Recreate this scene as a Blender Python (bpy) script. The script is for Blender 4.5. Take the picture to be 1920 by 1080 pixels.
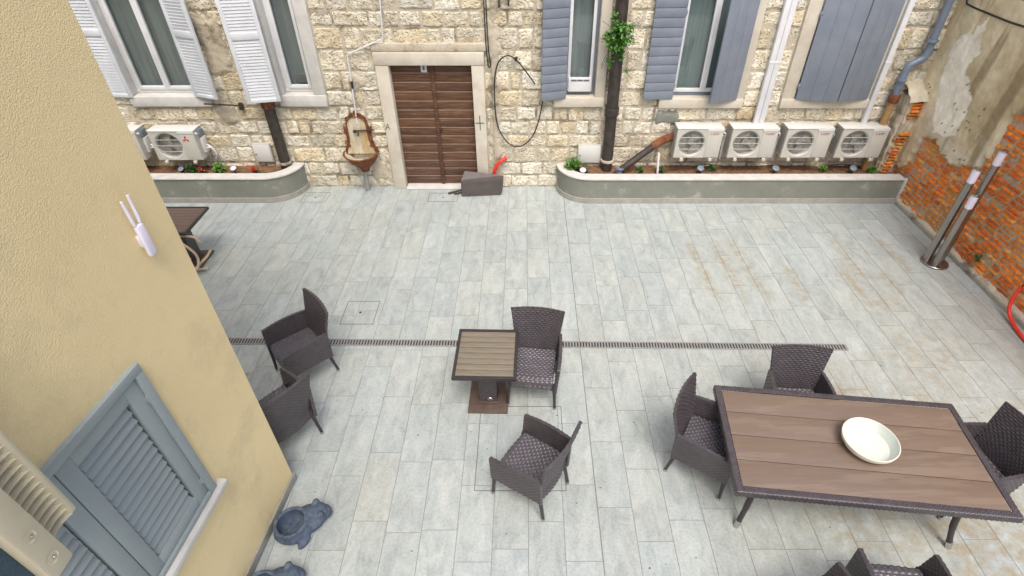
import bpy, bmesh, math, random
from mathutils import Vector, Matrix, noise
R = math.radians
PI = math.pi
for o in list(bpy.data.objects): bpy.data.objects.remove(o)
S = bpy.context.scene
C = S.collection

# ---------------------------------------------------------------- camera
cam = bpy.data.cameras.new('camera'); camo = bpy.data.objects.new('camera', cam); C.objects.link(camo)
camo.location = (0, 0, 5.0); camo.rotation_euler = (R(90 - 38.944), 0, 0)
cam.sensor_width = 36; cam.lens = 1027 / 1920 * 36; cam.shift_x = -25 / 1920; cam.clip_start = 0.05; cam.clip_end = 300
S.camera = camo
# ---------------------------------------------------------------- sky and sun (soft, overcast)
W = bpy.data.worlds.new('World'); S.world = W; W.use_nodes = True
nt = W.node_tree; bg = nt.nodes['Background']; sky = nt.nodes.new('ShaderNodeTexSky')
TO_SUN = Vector((.09, -.47, .88)).normalized()
SUN_EL, SUN_AZ = math.degrees(math.asin(TO_SUN.z)), math.degrees(math.atan2(TO_SUN.x, TO_SUN.y))
sky.sky_type = 'NISHITA'; sky.sun_disc = False; sky.sun_elevation = R(SUN_EL); sky.sun_rotation = R(SUN_AZ)
sky.air_density = 0.9; sky.dust_density = 5.0; sky.ozone_density = 1.0
nt.links.new(sky.outputs[0], bg.inputs[0]); bg.inputs[1].default_value = 0.15
sl = bpy.data.lights.new('sun', 'SUN'); so = bpy.data.objects.new('sun', sl); C.objects.link(so)
sl.energy = 1.05; sl.angle = R(26); sl.color = (1, 0.985, 0.95)
so.rotation_euler = TO_SUN.to_track_quat('Z', 'Y').to_euler(); so.location = (0, 0, 12)
S.view_settings.view_transform = 'Standard'; S.view_settings.look = 'None'; S.view_settings.gamma = 1
S.view_settings.exposure = 0.72

# ---------------------------------------------------------------- materials
def L(h):
    h = h.lstrip('#'); v = [int(h[i:i + 2], 16) / 255 for i in (0, 2, 4)]
    return tuple((x / 12.92 if x <= .04045 else ((x + .055) / 1.055) ** 2.4) for x in v)
MATS = {}
def mat(name, cols, rough=.6, metal=0, scale=4, detail=5, bump=0, bscale=30, bdetail=3, tint=False, world=False,
        stretch=(1, 1, 1), stain=None, voro=0, vscale=20, lo=.3, hi=.7, spec=.5, rvar=0):
    """procedural material: noise-mixed colours (+ per-face tint, stain blotches, bump)"""
    m = bpy.data.materials.new(name); m.use_nodes = True; n = m.node_tree.nodes; l = m.node_tree.links
    b = n['Principled BSDF']; b.inputs['Roughness'].default_value = rough; b.inputs['Metallic'].default_value = metal
    b.inputs['Specular IOR Level'].default_value = spec
    if world: src = n.new('ShaderNodeNewGeometry').outputs['Position']
    else: src = n.new('ShaderNodeTexCoord').outputs['Object']
    mp = n.new('ShaderNodeMapping'); mp.inputs['Scale'].default_value = stretch; l.new(src, mp.inputs[0]); vec = mp.outputs[0]
    if not isinstance(cols, list): cols = [cols]
    if len(cols) == 1: cols = [tuple(c * .88 for c in cols[0]), tuple(min(1, c * 1.08) for c in cols[0])]
    nz = n.new('ShaderNodeTexNoise'); nz.inputs['Scale'].default_value = scale; nz.inputs['Detail'].default_value = detail; nz.inputs['Roughness'].default_value = .62
    l.new(vec, nz.inputs['Vector'])
    cr = n.new('ShaderNodeValToRGB'); l.new(nz.outputs['Fac'], cr.inputs[0])
    e = cr.color_ramp.elements
    while len(e) < len(cols): e.new(.5)
    for i, c in enumerate(cols): e[i].position = lo + (hi - lo) * i / (len(cols) - 1); e[i].color = (*c, 1)
    col = cr.outputs[0]
    if stain:
        sc, ss, t0, t1, amt = stain
        n2 = n.new('ShaderNodeTexNoise'); n2.inputs['Scale'].default_value = ss; n2.inputs['Detail'].default_value = 7; n2.inputs['Roughness'].default_value = .7
        l.new(vec, n2.inputs['Vector'])
        mr = n.new('ShaderNodeMapRange'); mr.inputs[1].default_value = t0; mr.inputs[2].default_value = t1; mr.inputs[4].default_value = amt
        l.new(n2.outputs['Fac'], mr.inputs[0])
        mx = n.new('ShaderNodeMixRGB'); l.new(mr.outputs[0], mx.inputs[0]); l.new(col, mx.inputs[1]); mx.inputs[2].default_value = (*sc, 1); col = mx.outputs[0]
    if tint:
        a = n.new('ShaderNodeAttribute'); a.attribute_name = 'tint'
        mx = n.new('ShaderNodeMixRGB'); mx.blend_type = 'MULTIPLY'; mx.inputs[0].default_value = 1
        l.new(col, mx.inputs[1]); l.new(a.outputs['Color'], mx.inputs[2]); col = mx.outputs[0]
    l.new(col, b.inputs['Base Color'])
    if rvar:
        mr = n.new('ShaderNodeMapRange'); mr.inputs[3].default_value = max(0, rough - rvar); mr.inputs[4].default_value = min(1, rough + rvar)
        mr.inputs[1].default_value = .3; mr.inputs[2].default_value = .7
        l.new(nz.outputs['Fac'], mr.inputs[0]); l.new(mr.outputs[0], b.inputs['Roughness'])
    if bump:
        nb = n.new('ShaderNodeTexNoise'); nb.inputs['Scale'].default_value = bscale; nb.inputs['Detail'].default_value = bdetail
        l.new(vec, nb.inputs['Vector']); h = nb.outputs['Fac']
        if voro:
            vo = n.new('ShaderNodeTexVoronoi'); vo.inputs['Scale'].default_value = vscale; l.new(vec, vo.inputs['Vector'])
            mr = n.new('ShaderNodeMapRange'); mr.inputs[1].default_value = .05; mr.inputs[2].default_value = .35; mr.inputs[4].default_value = voro
            l.new(vo.outputs['Distance'], mr.inputs[0])
            ad = n.new('ShaderNodeMath'); ad.operation = 'ADD'; l.new(h, ad.inputs[0]); l.new(mr.outputs[0], ad.inputs[1]); h = ad.outputs[0]
        bp = n.new('ShaderNodeBump'); bp.inputs['Strength'].default_value = 1; bp.inputs['Distance'].default_value = bump
        l.new(h, bp.inputs['Height']); l.new(bp.outputs[0], b.inputs['Normal'])
    MATS[name] = m
    return m

mat('stone', [(.46, .405, .30), (.66, .61, .49), (.76, .73, .63)], .9, scale=7, detail=9, bump=.030, bscale=24, bdetail=9, tint=True, world=True,
    stain=((.36, .25, .11), 2.0, .56, .72, .7), voro=.8, vscale=24)
mat('mortar', [(.44, .385, .285), (.60, .545, .435)], .95, scale=5, detail=8, bump=.012, bscale=50, world=True, stain=((.16, .125, .08), 2.5, .50, .62, .85))
mat('dressed_stone', [(.50, .45, .36), (.62, .58, .49)], .8, scale=3, detail=8, bump=.003, bscale=60, world=True, stain=((.36, .29, .18), 2.5, .55, .75, .6))
mat('white_stone', [(.50, .49, .455), (.62, .61, .58)], .7, scale=6, detail=7, bump=.002, bscale=70, world=True, stain=((.45, .43, .36), 4, .58, .75, .5))
mat('cement', [(.18, .19, .155), (.24, .25, .21)], .85, scale=2.2, detail=8, bump=.002, bscale=80, world=True, stain=((.38, .37, .31), 2.2, .55, .63, .8))
mat('skirt_tile', [(.27, .26, .23), (.38, .37, .33)], .7, scale=8, detail=6, world=True)
mat('stucco', [(.75, .605, .33), (.82, .675, .385)], .92, scale=.9, detail=6, bump=.006, bscale=120, bdetail=3, world=True, stain=((.56, .465, .275), 1.1, .50, .72, .7))
mat('brick', [(.60, .115, .018), (.86, .215, .022), (.92, .34, .05)], .9, scale=14, detail=6, bump=.012, bscale=45, tint=True, world=True, stain=((.50, .42, .32), 4, .60, .70, .55))
mat('brick_mortar', [(.42, .27, .16), (.60, .48, .35)], .95, scale=9, detail=8, bump=.02, bscale=40, world=True)
mat('plaster', [(.74, .72, .68), (1, .99, .96)], .92, scale=7, detail=10, bump=.016, bscale=12, bdetail=8, tint=True, world=True)
mat('wood_door', [(.05, .021, .010), (.105, .047, .022), (.19, .10, .05)], .6, scale=3, detail=8, bump=.004, bscale=30, world=True, stretch=(1, 1, 14), tint=True, stain=((.36, .29, .22), 2.2, .60, .67, .45))
mat('wood_edge_highlight', [(.30, .23, .17), (.45, .38, .30)], .8, scale=30, world=True)
mat('white_paint', (.64, .67, .70), .45, scale=3, world=True)
mat('white_pvc', (.68, .69, .70), .35, scale=3)
mat('grey_paint', [(.165, .193, .238), (.215, .243, .288)], .55, scale=4, detail=7, world=True, bump=.001, bscale=60)
mat('sage_paint', [(.26, .305, .31), (.305, .35, .355)], .42, scale=2, world=True)
mat('ac_shell', [(.46, .45, .395), (.52, .505, .45)], .42, scale=3)
mat('ac_top', [(.60, .60, .57), (.66, .66, .63)], .4, scale=3)
mat('beige_plastic', [(.55, .49, .345), (.60, .54, .39)], .4, scale=5)
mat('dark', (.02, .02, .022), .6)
mat('fan_grey', (.13, .125, .115), .5)
mat('recess_grey', (.23, .22, .20), .6)
mat('fan_blade', (.26, .25, .23), .5)
mat('coil', [(.02, .05, .08), (.06, .10, .14)], .4, .3, scale=90)
mat('red_logo', (.55, .02, .02), .5)
mat('dark_letter', (.10, .03, .03), .5)
mat('iron', [(.025, .022, .02), (.07, .055, .045)], .55, .2, scale=8, detail=8, world=True, bump=.002, bscale=60, stain=((.16, .10, .06), 6, .58, .75, .8))
mat('rust', [(.07, .022, .010), (.17, .055, .02), (.26, .11, .045)], .85, scale=14, detail=8, bump=.004, bscale=60, world=True)
mat('enamel', [(.36, .27, .13), (.52, .46, .32), (.62, .59, .49)], .4, scale=5, detail=7, world=True, stretch=(1.6, 1.6, .6), stain=((.44, .24, .06), 4, .52, .68, .8))
mat('grey_pipe', [(.14, .18, .24), (.19, .23, .29)], .4, scale=6, world=True)
mat('clay_pipe', [(.30, .17, .06), (.42, .27, .12)], .75, scale=10, world=True, detail=8)
mat('black_rubber', (.018, .017, .016), .55)
mat('red_hose', (.72, .035, .015), .4)
mat('rope', [(.46, .36, .22), (.62, .52, .37)], .9, scale=60, bump=.004, bscale=90)
mat('wicker_seat', [(.066, .058, .066), (.094, .085, .096)], .36, scale=12, detail=3, spec=.7)
mat('wicker', [(.046, .038, .041), (.070, .060, .065)], .34, scale=14, detail=3, spec=.6)
mat('leg_paint', (.035, .029, .030), .4)
mat('steel', (.55, .53, .50), .28, 1, scale=10, rvar=.08)
mat('brushed_steel', [(.30, .28, .26), (.42, .40, .37)], .33, 1, scale=6, stretch=(1, 1, .1))
mat('plank_wood', [(.168, .122, .092), (.186, .137, .105)], .21, scale=3, detail=4, stretch=(1, 10, 1), rvar=.05, stain=((.225, .172, .132), 1.0, .53, .58, .55))  # paler blotches paint sky reflections into the plank colour
mat('slat_wood', [(.15, .128, .092), (.225, .195, .148)], .5, scale=5, detail=7, stretch=(1, 10, 1), tint=False)
mat('slat_wood_dark', [(.11, .075, .06), (.16, .115, .09)], .5, scale=5, detail=7, stretch=(1, 10, 1))
mat('base_brown', [(.075, .05, .04), (.12, .082, .066)], .5, scale=12, bump=.001, bscale=60)
mat('panel_grey', [(.075, .062, .058), (.10, .085, .080)], .55, scale=6, bump=.001, bscale=60)
mat('ceramic_in', (.58, .62, .56), .25, scale=2)
mat('ceramic_out', [(.66, .60, .47), (.76, .71, .60)], .5, scale=5)
mat('blue_stone', [(.035, .05, .08), (.065, .09, .13), (.11, .135, .175)], .8, scale=22, detail=8, bump=.006, bscale=55)
mat('soil', [(.09, .045, .02), (.17, .09, .045), (.24, .14, .08)], .95, scale=14, detail=9, bump=.02, bscale=30, world=True)
mat('leaf', [(.035, .11, .012), (.07, .20, .022), (.13, .30, .04)], .5, scale=9, world=True, lo=.35, hi=.65)
mat('leaf_dark', [(.02, .07, .012), (.05, .13, .022)], .5, scale=9, world=True)
mat('flower', [(.5, .015, .02), (.65, .05, .03)], .6, world=True)
mat('drain_steel', [(.24, .24, .235), (.34, .34, .33)], .45, .2, scale=12)
mat('lilac_white', [(.70, .66, .78), (.76, .73, .82)], .35, scale=4)
mat('curtain', [(.34, .38, .37), (.46, .50, .48)], .9, scale=3, stretch=(9, 1, .3), world=True)
mat('room_dark', [(.10, .10, .10), (.17, .17, .17)], .9, scale=1, world=True)
mat('room_pale', [(.34, .34, .335), (.46, .46, .455), (.54, .54, .53)], .9, scale=2.2, world=True, stretch=(8, 1, .25))
mat('cushion', [(.30, .27, .26), (.42, .39, .38)], .9, scale=5, world=True)

def glass_mat():
    m = bpy.data.materials.new('glass'); m.use_nodes = True; n = m.node_tree.nodes; l = m.node_tree.links
    n.remove(n['Principled BSDF']); out = n['Material Output']
    t = n.new('ShaderNodeBsdfTransparent'); t.inputs[0].default_value = (.78, .82, .82, 1)
    g = n.new('ShaderNodeBsdfGlossy'); g.inputs['Roughness'].default_value = .03
    lw = n.new('ShaderNodeLayerWeight'); pw = n.new('ShaderNodeMath'); pw.operation = 'POWER'; pw.inputs[1].default_value = 4; l.new(lw.outputs['Facing'], pw.inputs[0])
    f = n.new('ShaderNodeMath'); f.operation = 'MULTIPLY_ADD'; f.inputs[1].default_value = .7; f.inputs[2].default_value = .04; l.new(pw.outputs[0], f.inputs[0])
    mx = n.new('ShaderNodeMixShader'); l.new(f.outputs[0], mx.inputs[0]); l.new(t.outputs[0], mx.inputs[1]); l.new(g.outputs[0], mx.inputs[2]); l.new(mx.outputs[0], out.inputs[0])
    MATS['glass'] = m
glass_mat()

def floor_mat():
    m = bpy.data.materials.new('quartzite_tile'); m.use_nodes = True; n = m.node_tree.nodes; l = m.node_tree.links
    b = n['Principled BSDF']
    geo = n.new('ShaderNodeNewGeometry'); at = n.new('ShaderNodeAttribute'); at.attribute_name = 'tint'
    st = n.new('ShaderNodeAttribute'); st.attribute_name = 'stain'
    sc = n.new('ShaderNodeVectorMath'); sc.operation = 'SCALE'; sc.inputs['Scale'].default_value = 37; l.new(at.outputs['Color'], sc.inputs[0])
    ad = n.new('ShaderNodeVectorMath'); l.new(geo.outputs['Position'], ad.inputs[0]); l.new(sc.outputs[0], ad.inputs[1])
    mp = n.new('ShaderNodeMapping'); mp.inputs['Scale'].default_value = (1.5, .62, 1); mp.inputs['Rotation'].default_value = (0, 0, R(-38)); l.new(ad.outputs[0], mp.inputs[0])
    n1 = n.new('ShaderNodeTexNoise'); n1.inputs['Scale'].default_value = 4.6; n1.inputs['Detail'].default_value = 9; n1.inputs['Roughness'].default_value = .66; n1.inputs['Distortion'].default_value = .8
    l.new(mp.outputs[0], n1.inputs['Vector'])
    cr = n.new('ShaderNodeValToRGB'); l.new(n1.outputs['Fac'], cr.inputs[0]); e = cr.color_ramp.elements
    e[0].position = .28; e[0].color = (.275, .308, .305, 1); e[1].position = .47; e[1].color = (.365, .405, .392, 1)
    x = e.new(.64); x.color = (.435, .472, .455, 1)
    # rusty / greenish clouds
    n2 = n.new('ShaderNodeTexNoise'); n2.inputs['Scale'].default_value = 1.7; n2.inputs['Detail'].default_value = 7; l.new(mp.outputs[0], n2.inputs['Vector'])
    r2 = n.new('ShaderNodeMapRange'); r2.inputs[1].default_value = .5; r2.inputs[2].default_value = .75; r2.inputs[4].default_value = .22; l.new(n2.outputs['Fac'], r2.inputs[0])
    m1 = n.new('ShaderNodeMixRGB'); l.new(r2.outputs[0], m1.inputs[0]); l.new(cr.outputs[0], m1.inputs[1]); m1.inputs[2].default_value = (.44, .41, .37, 1)
    # tint per tile: stays close to white
    tm = n.new('ShaderNodeMixRGB'); tm.blend_type = 'MULTIPLY'; tm.inputs[0].default_value = 1
    tr = n.new('ShaderNodeVectorMath'); tr.operation = 'MULTIPLY_ADD'; tr.inputs[1].default_value = (.10, .08, .10); tr.inputs[2].default_value = (.93, .95, .94); l.new(at.outputs['Color'], tr.inputs[0])
    sx = n.new('ShaderNodeSeparateXYZ'); l.new(at.outputs['Color'], sx.inputs[0])
    tg = n.new('ShaderNodeMapRange'); tg.inputs[3].default_value = .94; tg.inputs[4].default_value = 1.04; l.new(sx.outputs[0], tg.inputs[0])
    th = n.new('ShaderNodeMixRGB'); th.inputs[1].default_value = (.98, .992, 1.008, 1); th.inputs[2].default_value = (1.012, 1.0, .98, 1); l.new(sx.outputs[1], th.inputs[0])
    t2 = n.new('ShaderNodeMixRGB'); t2.blend_type = 'MULTIPLY'; t2.inputs[0].default_value = 1; l.new(m1.outputs[0], t2.inputs[1]); l.new(th.outputs[0], t2.inputs[2])
    l.new(t2.outputs[0], tm.inputs[1]); l.new(tg.outputs[0], tm.inputs[2])
    # ochre rust stain plus painted warm table shade (attribute broken up by noise)
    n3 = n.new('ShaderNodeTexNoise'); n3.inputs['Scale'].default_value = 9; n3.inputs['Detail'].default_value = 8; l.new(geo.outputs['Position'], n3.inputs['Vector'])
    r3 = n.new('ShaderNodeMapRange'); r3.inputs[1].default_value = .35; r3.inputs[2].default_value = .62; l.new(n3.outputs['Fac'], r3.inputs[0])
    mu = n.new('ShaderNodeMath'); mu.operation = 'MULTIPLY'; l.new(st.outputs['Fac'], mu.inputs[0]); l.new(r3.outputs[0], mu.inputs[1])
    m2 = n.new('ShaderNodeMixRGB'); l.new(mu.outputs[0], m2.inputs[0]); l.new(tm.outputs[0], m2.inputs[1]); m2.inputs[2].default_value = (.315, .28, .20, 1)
    # fine specks
    n4 = n.new('ShaderNodeTexNoise'); n4.inputs['Scale'].default_value = 45; n4.inputs['Detail'].default_value = 4; l.new(ad.outputs[0], n4.inputs['Vector'])
    r4 = n.new('ShaderNodeMapRange'); r4.inputs[1].default_value = .25; r4.inputs[2].default_value = .6; r4.inputs[3].default_value = .84; r4.inputs[4].default_value = 1.03; l.new(n4.outputs['Fac'], r4.inputs[0])
    m3 = n.new('ShaderNodeMixRGB'); m3.blend_type = 'MULTIPLY'; m3.inputs[0].default_value = 1; l.new(m2.outputs[0], m3.inputs[1]); l.new(r4.outputs[0], m3.inputs[2])
    l.new(m3.outputs[0], b.inputs['Base Color'])
    b.inputs['Roughness'].default_value = .42
    bp = n.new('ShaderNodeBump'); bp.inputs['Distance'].default_value = .004; l.new(n1.outputs['Fac'], bp.inputs['Height']); l.new(bp.outputs[0], b.inputs['Normal'])
    MATS['quartzite_tile'] = m
floor_mat()
mat('grout', [(.17, .17, .157), (.235, .23, .215)], .95, scale=5, world=True)

# ---------------------------------------------------------------- builders
ORG = {}
def empty(name, loc, label, cat, group=None, rz=0):
    o = bpy.data.objects.new(name, None); C.objects.link(o); o.location = loc; o.rotation_euler = (0, 0, rz); o.empty_display_size = .1
    o['label'] = label; o['category'] = cat
    if group: o['group'] = group
    ORG[o] = Vector(loc); return o
def tag(o, label, cat, group=None):
    o['label'] = label; o['category'] = cat
    if group: o['group'] = group
    return o
def obj(name, bm, m, parent=None, loc=None, sharp=35, smooth=True, label=None):
    """link a bmesh as ONE mesh object; coordinates are world, moved to the thing's own origin"""
    org = ORG[parent] if parent else Vector(loc or (0, 0, 0))
    if org.length > 0: bmesh.ops.translate(bm, verts=bm.verts, vec=-org)
    me = bpy.data.meshes.new(name); bm.to_mesh(me); bm.free()
    for x in (m if isinstance(m, (list, tuple)) else [m]): me.materials.append(MATS[x])
    if smooth:
        me.shade_smooth(); me.set_sharp_from_angle(angle=R(sharp))
    o = bpy.data.objects.new(name, me); C.objects.link(o)
    if parent: o.parent = parent
    else: o.location = org
    ORG[o] = org
    if label: o['label'] = label
    return o
def NB(): return bmesh.new()
def box(bm, x0, x1, y0, y1, z0, z1, bev=0, mi=0, M=None):
    vs = [bm.verts.new((x, y, z)) for x in (x0, x1) for y in (y0, y1) for z in (z0, z1)]
    idx = [(0, 1, 3, 2), (4, 6, 7, 5), (0, 4, 5, 1), (2, 3, 7, 6), (0, 2, 6, 4), (1, 5, 7, 3)]
    fs = [bm.faces.new([vs[i] for i in f]) for f in idx]
    for f in fs: f.material_index = mi
    geo = vs
    if bev:
        es = list({e for f in fs for e in f.edges})
        r = bmesh.ops.bevel(bm, geom=es, offset=bev, segments=2, affect='EDGES', profile=.5)
        geo = list({v for f in r['faces'] for v in f.verts} | {v for v in vs if v.is_valid})
        for f in r['faces']: f.material_index = mi
    if M is not None: bmesh.ops.transform(bm, matrix=M, verts=geo)
    return geo
def cbox(bm, c, s, bev=0, mi=0, M=None):
    return box(bm, c[0] - s[0] / 2, c[0] + s[0] / 2, c[1] - s[1] / 2, c[1] + s[1] / 2, c[2] - s[2] / 2, c[2] + s[2] / 2, bev, mi, M)
def spline(pts, k=6):
    P = [Vector(p) for p in pts]; P = [P[0] * 2 - P[1]] + P + [P[-1] * 2 - P[-2]]; out = []
    for i in range(1, len(P) - 2):
        for j in range(k):
            t = j / k; a, b, c, d = P[i - 1:i + 3]
            out.append(.5 * ((2 * b) + (c - a) * t + (2 * a - 5 * b + 4 * c - d) * t * t + (3 * b - a - 3 * c + d) * t ** 3))
    out.append(P[-2]); return out
def tube(bm, pts, r, n=10, mi=0, caps=True):
    P = [Vector(p) for p in pts]; rings = []; prev = None
    for i, p in enumerate(P):
        t = (P[min(i + 1, len(P) - 1)] - P[max(i - 1, 0)]).normalized()
        if prev is None:
            a = Vector((0, 0, 1)) if abs(t.z) < .9 else Vector((1, 0, 0)); u = t.cross(a).normalized()
        else:
            u = (prev - t * prev.dot(t)).normalized()
        prev = u; w = t.cross(u); rr = r[i] if isinstance(r, (list, tuple)) else r
        rings.append([bm.verts.new(p + (u * math.cos(2 * PI * k / n) + w * math.sin(2 * PI * k / n)) * rr) for k in range(n)])
    for a, b in zip(rings, rings[1:]):
        for k in range(n):
            f = bm.faces.new((a[k], a[(k + 1) % n], b[(k + 1) % n], b[k])); f.material_index = mi
    if caps:
        for q in (list(reversed(rings[0])), rings[-1]):
            f = bm.faces.new(q); f.material_index = mi
def lathe(bm, prof, c=(0, 0, 0), n=32, mi=0, sx=1, sy=1, M=None):
    rings = []; allv = []
    for r, z in prof:
        if r < 1e-5: v = [bm.verts.new((c[0], c[1], c[2] + z))]
        else: v = [bm.verts.new((c[0] + r * sx * math.cos(2 * PI * k / n), c[1] + r * sy * math.sin(2 * PI * k / n), c[2] + z)) for k in range(n)]
        rings.append(v); allv += v
    for a, b in zip(rings, rings[1:]):
        for k in range(n):
            k2 = (k + 1) % n
            if len(a) == 1 and len(b) == 1: continue
            if len(a) == 1: f = bm.faces.new((a[0], b[k2], b[k]))
            elif len(b) == 1: f = bm.faces.new((a[k], a[k2], b[0]))
            else: f = bm.faces.new((a[k], a[k2], b[k2], b[k]))
            f.material_index = mi
    if M is not None: bmesh.ops.transform(bm, matrix=M, verts=allv)
    return allv
def prism(bm, outline, fn, d0, d1, mi=0):
    """extrude a 2-D outline; fn(a,b,d) -> point"""
    A = [bm.verts.new(fn(a, b, d0)) for a, b in outline]; B = [bm.verts.new(fn(a, b, d1)) for a, b in outline]; n = len(A)
    fs = [bm.faces.new(A), bm.faces.new(list(reversed(B)))]
    for i in range(n): fs.append(bm.faces.new((A[i], B[i], B[(i + 1) % n], A[(i + 1) % n])))
    for f in fs: f.material_index = mi
    bmesh.ops.recalc_face_normals(bm, faces=fs)
def tint_layer(bm): return bm.loops.layers.float_color.new('tint')
def grid(bm, nu, nv, fn, mi=0, flip=False):
    V = [[bm.verts.new(fn(i / nu, j / nv)) for j in range(nv + 1)] for i in range(nu + 1)]; F = []
    for i in range(nu):
        for j in range(nv):
            q = (V[i][j], V[i + 1][j], V[i + 1][j + 1], V[i][j + 1])
            f = bm.faces.new(q[::-1] if flip else q); f.material_index = mi; F.append(f)
    return V, F
fbm = lambda x, y, z=0, o=4: noise.fractal(Vector((x, y, z)), 1.0, 2.0, o)
def leaf_cluster(bm, c, rad, n, size, rng, mi=0, droop=0, flat=1):
    for _ in range(n):
        d = Vector((rng.gauss(0, 1), rng.gauss(0, 1), rng.gauss(0, 1) * flat)); d.normalize(); d *= rng.random() ** .45
        p = Vector(c) + Vector((d.x * rad[0], d.y * rad[1], d.z * rad[2])); s = size * rng.uniform(.6, 1.3)
        M = Matrix.Rotation(rng.uniform(0, 2 * PI), 3, 'Z') @ Matrix.Rotation(rng.uniform(-.9, .7) - droop, 3, 'X') @ Matrix.Rotation(rng.uniform(-.5, .5), 3, 'Y')
        pts = [(0, 0, 0), (.33, .35, .05), (.26, .72, .03), (0, 1, -.08), (-.26, .72, .03), (-.33, .35, .05)]
        v = [bm.verts.new(p + M @ (Vector(q) * s)) for q in pts]; mid = bm.verts.new(p + M @ Vector((0, .5 * s, -.04 * s)))
        for k in range(6):
            f = bm.faces.new((v[k], v[(k + 1) % 6], mid)); f.material_index = mi
def weave(bm, fn, lu, lv, thick, p=.026, q=.05, amp=.0065, rows_u=False, mi=0):
    """real woven surface: two displaced skins around fn(u,v), stitched at the rim"""
    nu = max(4, int(lu / .0095)); nv = max(4, int(lv / .005))
    if rows_u: nu = max(4, int(lu / .005)); nv = max(4, int(lv / .0095))
    def P(i, j): return Vector(fn(i / nu, j / nv))
    G = [[P(i, j) for j in range(nv + 1)] for i in range(nu + 1)]; skins = []
    for sgn in (1, -1):
        V = []
        for i in range(nu + 1):
            col = []
            for j in range(nv + 1):
                du = G[min(i + 1, nu)][j] - G[max(i - 1, 0)][j]; dv = G[i][min(j + 1, nv)] - G[i][max(j - 1, 0)]
                nr = du.cross(dv); nr = nr.normalized() if nr.length > 1e-9 else Vector((0, 0, 1))
                a = i / nu * lu; b = j / nv * lv
                if rows_u: a, b = b, a
                row = math.floor(b / p); s = abs(math.sin(PI * b / p)) ** .6
                h = amp * (s * (.5 + .5 * math.sin(2 * PI * a / q + PI * row)) + .25 * s - .5)
                col.append(bm.verts.new(G[i][j] + nr * sgn * (thick / 2 + h)))
            V.append(col)
        for i in range(nu):
            for j in range(nv):
                f = (V[i][j], V[i + 1][j], V[i + 1][j + 1], V[i][j + 1]); bm.faces.new(f if sgn > 0 else f[::-1]).material_index = mi
        skins.append(V)
    A, B = skins
    rim = [(i, 0) for i in range(nu)] + [(nu, j) for j in range(nv)] + [(i, nv) for i in range(nu, 0, -1)] + [(0, j) for j in range(nv, 0, -1)]
    for k in range(len(rim)):
        (i, j), (i2, j2) = rim[k], rim[(k + 1) % len(rim)]
        bm.faces.new((A[i][j], B[i][j], B[i2][j2], A[i2][j2])).material_index = mi
def copy_tree(o, parent=None):
    c = o.copy(); C.objects.link(c)
    if parent: c.parent = parent
    for ch in list(o.children): copy_tree(ch, c)
    return c

# ================================================================ SETTING
YW = 9.22; XR = 6.66
rng = random.Random(5)
# ---- floor: individual quartzite tiles over a grout bed
def streaks():
    s = [((2.634, 7.279), (2.729, 5.968)), ((3.014, 7.316), (3.128, 5.968)), ((3.343, 7.316), (3.447, 5.997)), ((3.982, 6.599), (3.964, 5.968)),
         ((5.024, 7.389), (5.037, 6.504)), ((4.769, 6.504), (4.826, 6.025)), ((5.729, 7.389), (5.832, 6.664)), ((5.369, 6.442), (5.405, 6.083))]
    return s
STK = streaks()
def stain_shade_at(x, y):
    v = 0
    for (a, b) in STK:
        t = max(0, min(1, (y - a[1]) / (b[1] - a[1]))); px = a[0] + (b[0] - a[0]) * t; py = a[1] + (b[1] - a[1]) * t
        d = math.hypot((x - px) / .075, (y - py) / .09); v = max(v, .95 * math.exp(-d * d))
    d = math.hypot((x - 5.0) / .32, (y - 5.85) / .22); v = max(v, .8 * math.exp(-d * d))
    w = max(0, min(1, (x - 1.2) / 3)) * max(0, min(1, (6.2 - y) / 3))  # brown staining plus the warm shade under the table, painted into the floor
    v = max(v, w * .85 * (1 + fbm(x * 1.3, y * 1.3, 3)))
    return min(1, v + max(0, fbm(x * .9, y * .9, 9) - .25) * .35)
def build_floor():
    bm = NB(); tl = tint_layer(bm); sl_ = bm.loops.layers.float_color.new('stain')
    cw, ln, g = .335, .755, .0027
    xs = .70 - cw * 33
    k = 0
    while xs < XR + .1:
        off = rng.choice([0, .25, .5, .37, .66, .12]) * ln + rng.uniform(-.02, .02)
        y = -3 + off - ln
        while y < YW + .1:
            x0, x1, y0, y1 = xs + g, xs + cw - g, y + g, y + ln - g
            if abs(xs - .70) < .01: x0 += .0025
            if abs(xs + cw - .70) < .01: x1 -= .0025
            tv = (rng.random(), rng.random(), rng.random(), 1)
            nu, nv = (5, 10) if y0 > 1.5 else (1, 1)
            V, F = grid(bm, nu, nv, lambda u, v: (x0 + (x1 - x0) * u, y0 + (y1 - y0) * v, 0))
            for f in F:
                for lp in f.loops:
                    lp[tl] = tv; s = stain_shade_at(lp.vert.co.x, lp.vert.co.y); lp[sl_] = (s, s, s, 1)
            # small arris down into the joint
            for (a, b) in (((x0, y0), (x1, y0)), ((x1, y0), (x1, y1)), ((x1, y1), (x0, y1)), ((x0, y1), (x0, y0))):
                q = [bm.verts.new((a[0], a[1], 0)), bm.verts.new((a[0], a[1], -.006)), bm.verts.new((b[0], b[1], -.006)), bm.verts.new((b[0], b[1], 0))]
                f = bm.faces.new(q)
                for lp in f.loops: lp[tl] = tv; lp[sl_] = (0, 0, 0, 1)
            y += ln
        xs += cw; k += 1
    q = [bm.verts.new(p) for p in ((-12, -4, -.004), (XR + .3, -4, -.004), (XR + .3, YW + .2, -.004), (-12, YW + .2, -.004))]
    f = bm.faces.new(q); f.material_index = 1
    o = obj('floor', bm, ['quartzite_tile', 'grout'], smooth=False); o['kind'] = 'structure'; return o
build_floor()

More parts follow.
